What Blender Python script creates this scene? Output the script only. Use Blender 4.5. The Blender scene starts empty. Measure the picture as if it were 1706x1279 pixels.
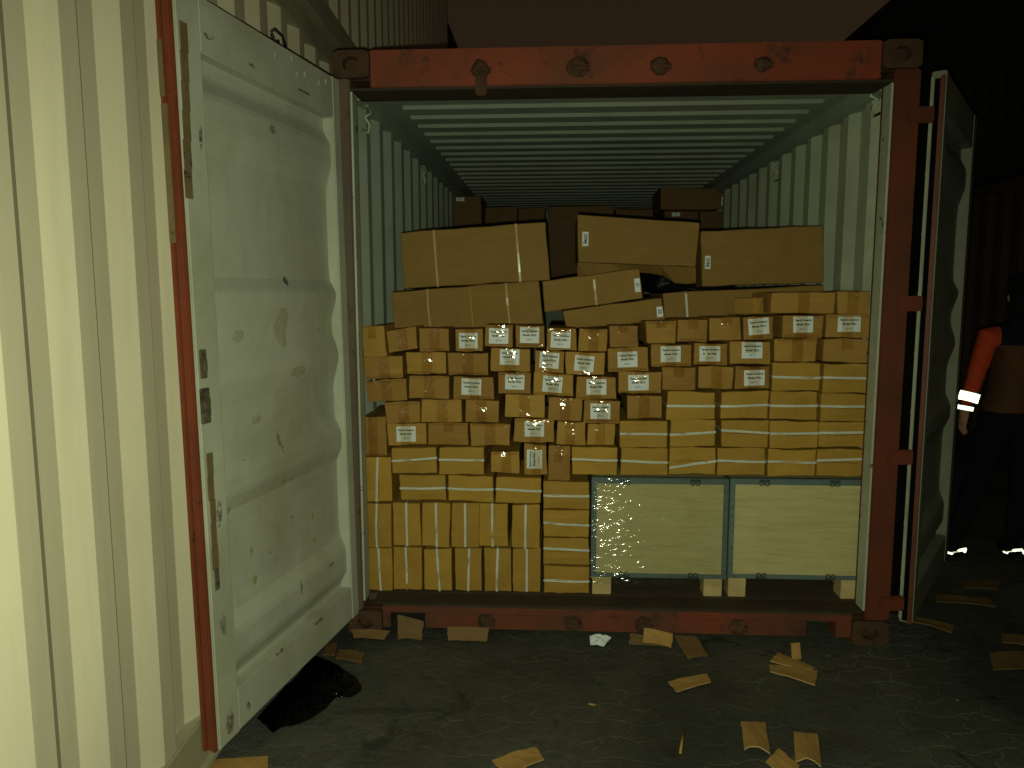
import bpy, bmesh, math, random
from mathutils import Vector, Matrix, noise
R=math.radians
scene=bpy.context.scene
col=scene.collection
# ---------------------------------------------------------------- camera
cd=bpy.data.cameras.new('camera'); cam=bpy.data.objects.new('camera',cd); col.objects.link(cam)
CAM=Vector((-.26968,-3.33610,1.57376))
pitch,yaw,roll=.12015192,.05613742,-.00210595
fw=Vector((-math.sin(yaw)*math.cos(pitch),math.cos(yaw)*math.cos(pitch),-math.sin(pitch)))
rt=Vector((math.cos(yaw),math.sin(yaw),0)); up=rt.cross(fw)
rt,up=rt*math.cos(roll)+up*math.sin(roll),up*math.cos(roll)-rt*math.sin(roll)
m=Matrix((rt,up,-fw)).transposed().to_4x4(); m.translation=CAM
cam.matrix_world=m
cd.sensor_fit='HORIZONTAL'; cd.sensor_width=36; cd.lens=36*1274.98/1706
cd.clip_start=.05; cd.clip_end=500
scene.camera=cam
# ---------------------------------------------------------------- world: brown night sky glow
w=bpy.data.worlds.new('World'); scene.world=w; w.use_nodes=True
nt=w.node_tree; nt.nodes.clear()
out=nt.nodes.new('ShaderNodeOutputWorld'); bg=nt.nodes.new('ShaderNodeBackground')
tc=nt.nodes.new('ShaderNodeTexCoord'); sx=nt.nodes.new('ShaderNodeSeparateXYZ'); rp=nt.nodes.new('ShaderNodeValToRGB')
nt.links.new(tc.outputs['Generated'],sx.inputs[0]); nt.links.new(sx.outputs['Z'],rp.inputs[0])
rp.color_ramp.elements[0].position=.0; rp.color_ramp.elements[0].color=(.026,.0155,.0078,1)
rp.color_ramp.elements[1].position=.6; rp.color_ramp.elements[1].color=(.014,.0085,.005,1)
nt.links.new(rp.outputs[0],bg.inputs[0]); bg.inputs[1].default_value=.98
nt.links.new(bg.outputs[0],out.inputs[0])
# ---------------------------------------------------------------- the torch of the phone that takes the picture
ld=bpy.data.lights.new('phone_torch','SPOT'); lo=bpy.data.objects.new('phone_torch',ld); col.objects.link(lo)
# held a little below the lens, pointing down to the left
td=(fw+rt*((740-853)/1274.98)+up*(-(880-639.5)/1274.98)).normalized()
ml=td.to_track_quat('-Z','Y').to_matrix().to_4x4(); ml.translation=CAM+rt*-.015+up*-.035; lo.matrix_world=ml
ld.energy=195; ld.color=(.90,1.0,.64); ld.shadow_soft_size=.010; ld.spot_size=R(144); ld.spot_blend=1.0
# ---------------------------------------------------------------- exposure
vs=scene.view_settings; vs.view_transform='Standard'; vs.look='None'; vs.exposure=0; vs.gamma=1; vs.use_curve_mapping=False
scene.render.engine='CYCLES'
# ---------------------------------------------------------------- helpers
random.seed(7)
class MB:
    """collects shapes into one mesh object"""
    def __init__(s): s.bm=bmesh.new()
    def quad(s,ps,mi=0):
        f=s.bm.faces.new([s.bm.verts.new(p) for p in ps]); f.material_index=mi; return f
    def box(s,x0,x1,y0,y1,z0,z1,bev=0,M=None,mi=0):
        b=bmesh.new(); bmesh.ops.create_cube(b,size=1)
        for v in b.verts: v.co=Vector(((x0+x1)/2+v.co.x*(x1-x0),(y0+y1)/2+v.co.y*(y1-y0),(z0+z1)/2+v.co.z*(z1-z0)))
        if bev: bmesh.ops.bevel(b,geom=b.edges[:],offset=bev,segments=2,affect='EDGES')
        s.add(b,M,mi)
    def add(s,b,M=None,mi=0):
        if M is not None: b.transform(M)
        vm={v:s.bm.verts.new(v.co) for v in b.verts}
        for f in b.faces:
            try:
                g=s.bm.faces.new([vm[v] for v in f.verts]); g.material_index=mi; g.smooth=f.smooth
            except ValueError: pass
        b.free()
    def tube(s,pts,r,n=8,mi=0):
        pts=[Vector(p) for p in pts]; rings=[]
        for i,p in enumerate(pts):
            t=(pts[min(i+1,len(pts)-1)]-pts[max(i-1,0)]).normalized()
            a=t.orthogonal().normalized(); b=t.cross(a)
            rr=r[i] if isinstance(r,(list,tuple)) else r
            rings.append([s.bm.verts.new(p+(a*math.cos(2*math.pi*k/n)+b*math.sin(2*math.pi*k/n))*rr) for k in range(n)])
        for A,B in zip(rings,rings[1:]):
            for k in range(n):
                f=s.bm.faces.new((A[k],A[(k+1)%n],B[(k+1)%n],B[k])); f.smooth=True; f.material_index=mi
        s.bm.faces.new(rings[0][::-1]).material_index=mi; s.bm.faces.new(rings[-1]).material_index=mi
    def sheet(s,prof,fn,e0,e1,th):
        """corrugated sheet: prof=[(along,offset)...]; fn(along,offset,e)->point; th = thickness in offset"""
        V=[[s.bm.verts.new(fn(a,o+d,e)) for (a,o) in prof] for e in (e0,e1) for d in (0,th)]
        A,B,C,D=V  # e0/o, e0/o+th, e1/o, e1/o+th
        for i in range(len(prof)-1):
            s.bm.faces.new((A[i],A[i+1],C[i+1],C[i])); s.bm.faces.new((B[i],D[i],D[i+1],B[i+1]))
            s.bm.faces.new((A[i],B[i],B[i+1],A[i+1])); s.bm.faces.new((C[i],C[i+1],D[i+1],D[i]))
        s.bm.faces.new((A[0],C[0],D[0],B[0])); s.bm.faces.new((A[-1],B[-1],D[-1],C[-1]))
    def build(s,name,mat,parent=None,M=None,smooth=None):
        bmesh.ops.recalc_face_normals(s.bm,faces=s.bm.faces[:])
        me=bpy.data.meshes.new(name); s.bm.to_mesh(me); s.bm.free()
        for mm in (mat if isinstance(mat,(list,tuple)) else [mat]): me.materials.append(mm)
        o=bpy.data.objects.new(name,me); col.objects.link(o)
        if parent: o.parent=parent
        if M is not None: o.matrix_local=M
        if smooth:
            for p in me.polygons: p.use_smooth=True
        return o
def tag(o,label=None,cat=None,group=None,kind=None):
    if label: o['label']=label
    if cat: o['category']=cat
    if group: o['group']=group
    if kind: o['kind']=kind
    return o
def empty(name,loc,rz=0):
    o=bpy.data.objects.new(name,None); col.objects.link(o); o.location=loc; o.rotation_euler=(0,0,rz); o.empty_display_size=.2; return o
# ---------------------------------------------------------------- materials
class N:
    def __init__(s,name):
        s.m=bpy.data.materials.new(name); s.m.use_nodes=True; s.t=s.m.node_tree; s.t.nodes.clear()
        s.out=s.n('ShaderNodeOutputMaterial')
    def n(s,k,**kw):
        x=s.t.nodes.new(k)
        for a,b in kw.items(): setattr(x,a,b)
        return x
    def l(s,a,b): s.t.links.new(a,b)
    def coord(s,scale=(1,1,1),rnd=True):
        tc=s.n('ShaderNodeTexCoord'); mp=s.n('ShaderNodeMapping'); mp.inputs['Scale'].default_value=scale
        if rnd:
            oi=s.n('ShaderNodeObjectInfo'); ml=s.n('ShaderNodeMath',operation='MULTIPLY'); ml.inputs[1].default_value=37.0
            cb=s.n('ShaderNodeCombineXYZ'); s.l(oi.outputs['Random'],ml.inputs[0])
            for i in range(3): s.l(ml.outputs[0],cb.inputs[i])
            ad=s.n('ShaderNodeVectorMath',operation='ADD'); s.l(tc.outputs['Object'],ad.inputs[0]); s.l(cb.outputs[0],ad.inputs[1]); s.l(ad.outputs[0],mp.inputs[0])
        else: s.l(tc.outputs['Object'],mp.inputs[0])
        return mp.outputs[0]
    def noise(s,vec,scale,detail=4,rough=.55,dist=0):
        x=s.n('ShaderNodeTexNoise'); x.inputs['Scale'].default_value=scale; x.inputs['Detail'].default_value=detail
        x.inputs['Roughness'].default_value=rough; x.inputs['Distortion'].default_value=dist; s.l(vec,x.inputs['Vector']); return x.outputs['Fac']
    def ramp(s,fac,p0,p1,c0=(0,0,0,1),c1=(1,1,1,1)):
        x=s.n('ShaderNodeValToRGB'); e=x.color_ramp.elements; e[0].position=p0; e[1].position=p1; e[0].color=c0; e[1].color=c1
        s.l(fac,x.inputs[0]); return x.outputs[0]
    def mix(s,fac,a,b,mode='MIX'):
        x=s.n('ShaderNodeMix',data_type='RGBA',blend_type=mode)
        for i,v in ((0,fac),(6,a),(7,b)):
            if hasattr(v,'links'): s.l(v,x.inputs[i])
            else: x.inputs[i].default_value=v if i==0 else (*v,1)
        return x.outputs[2]
    def math(s,op,a,b):
        x=s.n('ShaderNodeMath',operation=op)
        for i,v in ((0,a),(1,b)):
            if hasattr(v,'links'): s.l(v,x.inputs[i])
            else: x.inputs[i].default_value=v
        return x.outputs[0]
    def bump(s,h,strength=.3,dist=.01,normal=None):
        x=s.n('ShaderNodeBump'); x.inputs['Strength'].default_value=strength; x.inputs['Distance'].default_value=dist; s.l(h,x.inputs['Height'])
        if normal: s.l(normal,x.inputs['Normal'])
        return x.outputs[0]
    def bsdf(s,colr,rough=.6,normal=None,metal=0,spec=.5):
        x=s.n('ShaderNodeBsdfPrincipled')
        for k,v in (('Base Color',colr),('Roughness',rough),('Metallic',metal)):
            if hasattr(v,'links'): s.l(v,x.inputs[k])
            else: x.inputs[k].default_value=(*v,1) if k=='Base Color' else v
        x.inputs['Specular IOR Level'].default_value=spec
        if normal: s.l(normal,x.inputs['Normal'])
        s.l(x.outputs[0],s.out.inputs[0]); return x
def paint(name,c,c2,rust=(.05,.025,.012),rustp=.7,rustw=.06,scale=3,rough=.55,streak=True,grime=None,gp=(.45,.75),bump=.15,spec=.3,rscale=2.2):
    n=N(name); v=n.coord()
    base=n.mix(n.ramp(n.noise(v,scale,5,.6),.3,.7),c,c2)
    if streak:
        vs_=n.coord((9,9,.7)); base=n.mix(n.math('MULTIPLY',n.ramp(n.noise(vs_,2.0,5,.65),.5,.8),.35),base,tuple(x*.62 for x in c))
    if grime: base=n.mix(n.math('MULTIPLY',n.ramp(n.noise(v,1.7,6,.65,.6),*gp),.8),base,grime)
    f=n.noise(v,scale*rscale,8,.72,.3); r=n.ramp(f,rustp,rustp+rustw)
    base=n.mix(r,base,rust)
    h=n.noise(v,60,3,.6); h2=n.noise(v,2.2,2,.5)
    nm=n.bump(h2,bump,.03,n.bump(h,.08,.002))
    n.bsdf(base,n.mix(r,(rough,)*3,(.9,)*3),nm,spec=spec); return n.m
M={}
M['red']=paint('red_paint',(.255,.043,.017),(.18,.034,.014),rust=(.045,.026,.014),rustp=.57,rustw=.10,scale=2.6,rough=.6,grime=(.07,.035,.018),gp=(.42,.74))
M['post_left']=paint('brownish_grey_post_paint',(.11,.075,.055),(.085,.055,.042),rust=(.05,.03,.02),rustp=.6,scale=4,rough=.6)
M['threshold']=paint('dirty_steel_and_header_shade',(.055,.035,.022),(.035,.024,.016),rust=(.03,.02,.012),rustp=.5,rustw=.2,scale=6,rough=.8)  # dirt on the sill top; painted shade under the header
M['red_post']=paint('red_post_paint',(.15,.031,.014),(.10,.024,.012),rust=(.04,.022,.012),rustp=.62,rustw=.1,scale=2.4,rough=.55,grime=(.05,.024,.013),gp=(.45,.8))
M['rust']=paint('rusty_casting',(.085,.036,.018),(.05,.024,.013),rust=(.03,.02,.012),rustp=.5,rustw=.2,scale=9,rough=.8,streak=False)
M['sill']=paint('dirty_sill',(.20,.036,.016),(.10,.032,.018),rust=(.035,.024,.014),rustp=.52,rustw=.15,scale=4,rough=.7,grime=(.05,.032,.018),gp=(.38,.68))
M['inner']=paint('pale_green_interior_paint',(.36,.39,.33),(.29,.32,.275),rust=(.10,.08,.05),rustp=.76,scale=3,rough=.5,grime=(.20,.22,.17),gp=(.5,.85),bump=.1)
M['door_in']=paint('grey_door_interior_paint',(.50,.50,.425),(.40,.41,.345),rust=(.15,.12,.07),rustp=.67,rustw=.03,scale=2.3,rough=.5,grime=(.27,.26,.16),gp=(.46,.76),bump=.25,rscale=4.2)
M['cream']=paint('cream_container_paint',(.58,.515,.385),(.53,.47,.35),rust=(.3,.24,.14),rustp=.9,rustw=.03,scale=1.2,rough=.45,bump=.08,grime=(.50,.44,.31),gp=(.55,.95))
M['cream_rail']=paint('dirty_cream_rail_paint',(.42,.39,.27),(.34,.31,.21),rust=(.2,.15,.08),rustp=.72,scale=2,rough=.55,grime=(.24,.21,.13),gp=(.45,.8))
M['trim_red']=paint('worn_red_gasket',(.20,.045,.020),(.13,.034,.016),rust=(.03,.018,.012),rustp=.60,rustw=.06,scale=5,rough=.45,grime=(.30,.16,.09),gp=(.60,.72))
M['inner_right']=paint('brightened_green_interior_paint',(.46,.49,.37),(.38,.41,.31),rust=(.10,.08,.05),rustp=.74,scale=3,rough=.5,grime=(.22,.24,.17),gp=(.5,.85),bump=.1)  # lifted tone adds light the torch does not give the right wall
M['door_dim']=paint('shaded_door_interior_paint',(.22,.225,.175),(.17,.175,.135),rust=(.07,.05,.03),rustp=.7,rustw=.05,scale=2.5,rough=.6,grime=(.15,.14,.09),gp=(.45,.8),bump=.2)  # darkened copy of the left leaf's paint, dim light put into the colour
M['blackgap']=paint('black_gap_shade',(.004,.004,.004),(.003,.003,.003),rustp=.95,scale=5,rough=.9,spec=.02)  # black that stands for shade in the gaps at the right hinge
M['dark_cont']=paint('dark_container_paint',(.075,.045,.035),(.05,.032,.026),rust=(.02,.014,.01),scale=1,rough=.7)
M['dark_blue']=paint('dark_navy_container_paint',(.028,.028,.030),(.02,.02,.022),scale=1,rough=.7)
M['gasket']=paint('grey_rubber_gasket',(.33,.34,.26),(.22,.22,.17),rustp=.7,scale=6,rough=.6)
M['post_light']=paint('chipped_pale_paint',(.42,.45,.36),(.34,.36,.28),rust=(.06,.04,.025),rustp=.62,rustw=.03,scale=5,rough=.5)
M['wood_rem']=paint('old_brown_tape',(.20,.14,.07),(.13,.09,.045),rust=(.04,.03,.02),rustp=.6,scale=8,rough=.7)
M['latch']=paint('worn_steel_latch',(.16,.14,.10),(.07,.055,.04),rust=(.05,.03,.018),rustp=.5,rustw=.1,scale=14,rough=.45)
def cardboard(name,c,c2,fl=(120,1,1)):
    n=N(name); v=n.coord()
    oi=n.n('ShaderNodeObjectInfo')
    base=n.mix(oi.outputs['Random'],c,c2)
    base=n.mix(n.math('MULTIPLY',n.ramp(n.noise(v,9,5,.6,.4),.35,.75),.45),base,tuple(x*.72 for x in c))
    vf=n.coord((230,230,2)); base=n.mix(n.math('MULTIPLY',n.noise(vf,1,2,.5),.28),base,tuple(x*.6 for x in c))
    vs2=n.coord((3,3,22)); base=n.mix(n.math('MULTIPLY',n.ramp(n.noise(vs2,1.3,4,.6),.55,.8),.30),base,tuple(min(1,x*1.35) for x in c))
    nm=n.bump(n.noise(v,7,3,.5),.35,.012,n.bump(n.noise(vf,1,2,.5),.12,.002))
    n.bsdf(base,.72,nm,spec=.22); return n.m
M['card']=cardboard('brown_cardboard',(.42,.235,.050),(.265,.132,.037))
M['card_y']=cardboard('yellowish_cardboard',(.43,.245,.040),(.35,.195,.038))
M['card_big']=cardboard('large_carton_cardboard',(.265,.152,.040),(.225,.127,.036))
M['card_far']=cardboard('dimmed_reddish_cardboard',(.19,.10,.045),(.13,.07,.035))  # reddish board darkened to imitate weaker light deep in the container
M['card_flap']=cardboard('scrap_cardboard',(.42,.24,.075),(.34,.19,.06))
M['card_dirty_dim']=cardboard('dirty_dimmed_cardboard',(.20,.115,.042),(.11,.065,.028))  # soiled board, darkened as well to imitate dimmer light farther off
M['card_edge']=paint('cardboard_cut_edge',(.48,.33,.15),(.40,.27,.11),scale=40,rustp=.95,streak=False)
def film(name,tint,gl,rough,scale,stretch,strength,dist=.004,rscale=None):
    """clear plastic film: see-through with crinkled glossy reflection"""
    n=N(name); v=n.coord(stretch)
    tr=n.n('ShaderNodeBsdfTransparent'); tr.inputs[0].default_value=(*tint,1)
    g=n.n('ShaderNodeBsdfGlossy'); g.inputs['Roughness'].default_value=rough; g.inputs[0].default_value=(.95,.95,.95,1)
    h=n.noise(v,scale,5,.62,.8)
    nm=n.bump(h,strength,dist); n.l(nm,g.inputs['Normal'])
    mx=n.n('ShaderNodeMixShader'); mx.inputs[0].default_value=gl
    if rscale:
        n.l(n.math('MULTIPLY',n.ramp(n.noise(n.coord(),rscale,4,.6),.42,.62),gl),mx.inputs[0])
    n.l(tr.outputs[0],mx.inputs[1]); n.l(g.outputs[0],mx.inputs[2]); n.l(mx.outputs[0],n.out.inputs[0]); return n.m
M['tape']=film('clear_packing_tape',(.91,.86,.76),.10,.085,95,(1,1,1),.10,rscale=30)
M['wrap']=film('stretch_film',(.96,.97,.95),.09,.055,40,(1,1,4),.15)
M['paper']=paint('white_label_paper',(.68,.71,.76),(.62,.65,.70),rustp=.97,scale=12,streak=False,rough=.6,bump=.05)
M['ink']=N('black_ink'); M['ink'].bsdf((.03,.035,.03),.7); M['ink']=M['ink'].m
M['strap']=paint('white_plastic_strap',(.56,.58,.56),(.46,.48,.45),rustp=.95,scale=20,streak=False,rough=.4)
M['strap_clear']=paint('pale_translucent_strap',(.40,.30,.13),(.34,.25,.10),rustp=.95,scale=20,streak=False,rough=.25)
def plywood():
    n=N('pale_plywood'); v=n.coord((1.2,1.2,14)); v2=n.coord((1,1,1))
    a=n.noise(v,3,6,.65,1.2); b=n.noise(v2,3.5,4,.6,.8)
    c=n.mix(n.ramp(a,.3,.75),(.52,.455,.225),(.38,.31,.15)); c=n.mix(n.math('MULTIPLY',n.ramp(b,.5,.75),.5),c,(.54,.48,.28))
    n.bsdf(c,.65,n.bump(a,.1,.004),spec=.3); return n.m
M['ply']=plywood()
M['block']=paint('raw_softwood',(.52,.40,.19),(.42,.30,.13),rust=(.28,.17,.07),rustp=.7,scale=7,rough=.75,streak=False)
M['steel']=paint('galvanised_steel_edge',(.12,.165,.17),(.09,.125,.13),rustp=.95,scale=14,streak=False,rough=.35,spec=.6)
M['clip']=paint('dark_steel_clip',(.06,.07,.065),(.04,.045,.045),rustp=.95,scale=14,streak=False,rough=.35)
def floorwood():
    n=N('dirty_plywood_floor'); v=n.coord((.6,8,1))
    c=n.mix(n.ramp(n.noise(v,4,6,.65,.6),.3,.75),(.085,.055,.032),(.045,.032,.022)); n.bsdf(c,.8); return n.m
M['floor']=floorwood()
def plastic(name,c,rough,sc,st):
    n=N(name); v=n.coord(); h=n.noise(v,sc,5,.6,.6); n.bsdf(c,rough,n.bump(h,st,.03),spec=.09); return n.m
M['black_film']=plastic('black_plastic_film',(.0012,.0012,.0018),.07,16,.25)
M['black_wrap']=plastic('black_wrap',(.006,.006,.007),.35,9,.3)
def cloth(name,c,c2):
    n=N(name); v=n.coord(); b=n.mix(n.ramp(n.noise(v,9,5,.6),.35,.7),c,c2)
    n.bsdf(b,.9,n.bump(n.noise(v,6,4,.6),.6,.03),spec=.15); return n.m
M['orange']=cloth('orange_red_jacket_fabric',(.52,.060,.022),(.40,.045,.018))
M['brown']=cloth('dim_orange_vest_fabric',(.10,.042,.020),(.07,.030,.014))  # orange vest in dim light, the shade mixed into its colour
M['navy']=cloth('navy_fabric',(.008,.010,.016),(.006,.007,.011))
M['black']=cloth('black_trouser_fabric',(.006,.0065,.008),(.004,.0045,.006))
M['hair']=cloth('black_hair',(.006,.005,.005),(.004,.004,.004))
M['skin']=cloth('skin',(.36,.19,.12),(.32,.16,.10))
M['shoe']=cloth('black_shoe_leather',(.009,.009,.009),(.006,.006,.006))
def retro():
    # real retroreflector: sends light straight back to where it came from
    n=N('retroreflective_tape'); g=n.n('ShaderNodeBsdfGlossy'); g.inputs['Roughness'].default_value=.35
    ge=n.n('ShaderNodeNewGeometry'); n.l(ge.outputs['Incoming'],g.inputs['Normal'])
    n.l(g.outputs[0],n.out.inputs[0]); return n.m
M['retro']=retro()
def ground():
    n=N('worn_interlocking_pavers'); tc=n.n('ShaderNodeTexCoord'); P=tc.outputs['Object']
    sp=n.n('ShaderNodeSeparateXYZ'); n.l(P,sp.inputs[0])
    X,Y=sp.outputs[0],sp.outputs[1]
    # S-shaped pavers: bend the brick grid with sine waves
    wx=n.math('MULTIPLY',n.math('SINE',n.math('MULTIPLY',Y,56),0),.017); wy=n.math('MULTIPLY',n.math('SINE',n.math('MULTIPLY',X,28),0),.020)
    jx=n.math('MULTIPLY',n.math('SUBTRACT',n.noise(P,5,5,.65),.5),.16); jy=n.math('MULTIPLY',n.math('SUBTRACT',n.noise(P,6.3,5,.65),.5),.12)
    cb=n.n('ShaderNodeCombineXYZ'); n.l(n.math('ADD',n.math('ADD',X,wx),jx),cb.inputs[0]); n.l(n.math('ADD',n.math('ADD',Y,wy),jy),cb.inputs[1])
    br=n.n('ShaderNodeTexBrick'); n.l(cb.outputs[0],br.inputs['Vector']); br.inputs['Scale'].default_value=1
    br.inputs['Brick Width'].default_value=.225; br.inputs['Row Height'].default_value=.1125; br.inputs['Mortar Size'].default_value=.007; br.inputs['Mortar Smooth'].default_value=.6
    br.offset=.5
    big=n.noise(P,.9,5,.6,.4); fine=n.noise(P,30,6,.7); mid=n.noise(P,5,6,.65,.5)
    c=n.mix(n.ramp(mid,.3,.7),(.039,.040,.035),(.072,.071,.060)); c=n.mix(n.ramp(fine,.35,.8),c,(.09,.087,.07))
    jm=n.math('MULTIPLY',br.outputs['Fac'],n.ramp(n.noise(P,1.3,5,.65,.5),.40,.62)); jm=n.math('MULTIPLY',jm,.85)
    c=n.mix(jm,c,(.14,.135,.105))
    c=n.mix(n.math('MULTIPLY',n.ramp(big,.44,.62),.8),c,(.026,.025,.021)); c=n.mix(n.math('MULTIPLY',n.ramp(n.noise(P,2.6,6,.7,.8),.55,.72),.5),c,(.10,.097,.078)); c=n.mix(n.math('MULTIPLY',n.ramp(n.noise(P,3.7,5,.6,1.2),.60,.70),.7),c,(.016,.015,.013))
    sc=n.n('ShaderNodeTexVoronoi'); sc.inputs['Scale'].default_value=7; n.l(P,sc.inputs['Vector'])
    speck=n.math('MULTIPLY',n.ramp(sc.outputs['Distance'],.04,.055,(1,1,1,1),(0,0,0,1)),n.ramp(n.noise(P,3.1,2,.5),.55,.6))
    c=n.mix(speck,c,(.24,.23,.18))
    h=n.math('ADD',n.math('MULTIPLY',jm,-.9),n.math('ADD',fine,n.math('MULTIPLY',mid,1.5)))
    n.bsdf(c,n.mix(n.ramp(mid,.4,.7),(.75,)*3,(.5,)*3),n.bump(h,.5,.012),spec=.35); return n.m
M['ground']=ground()

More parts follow.
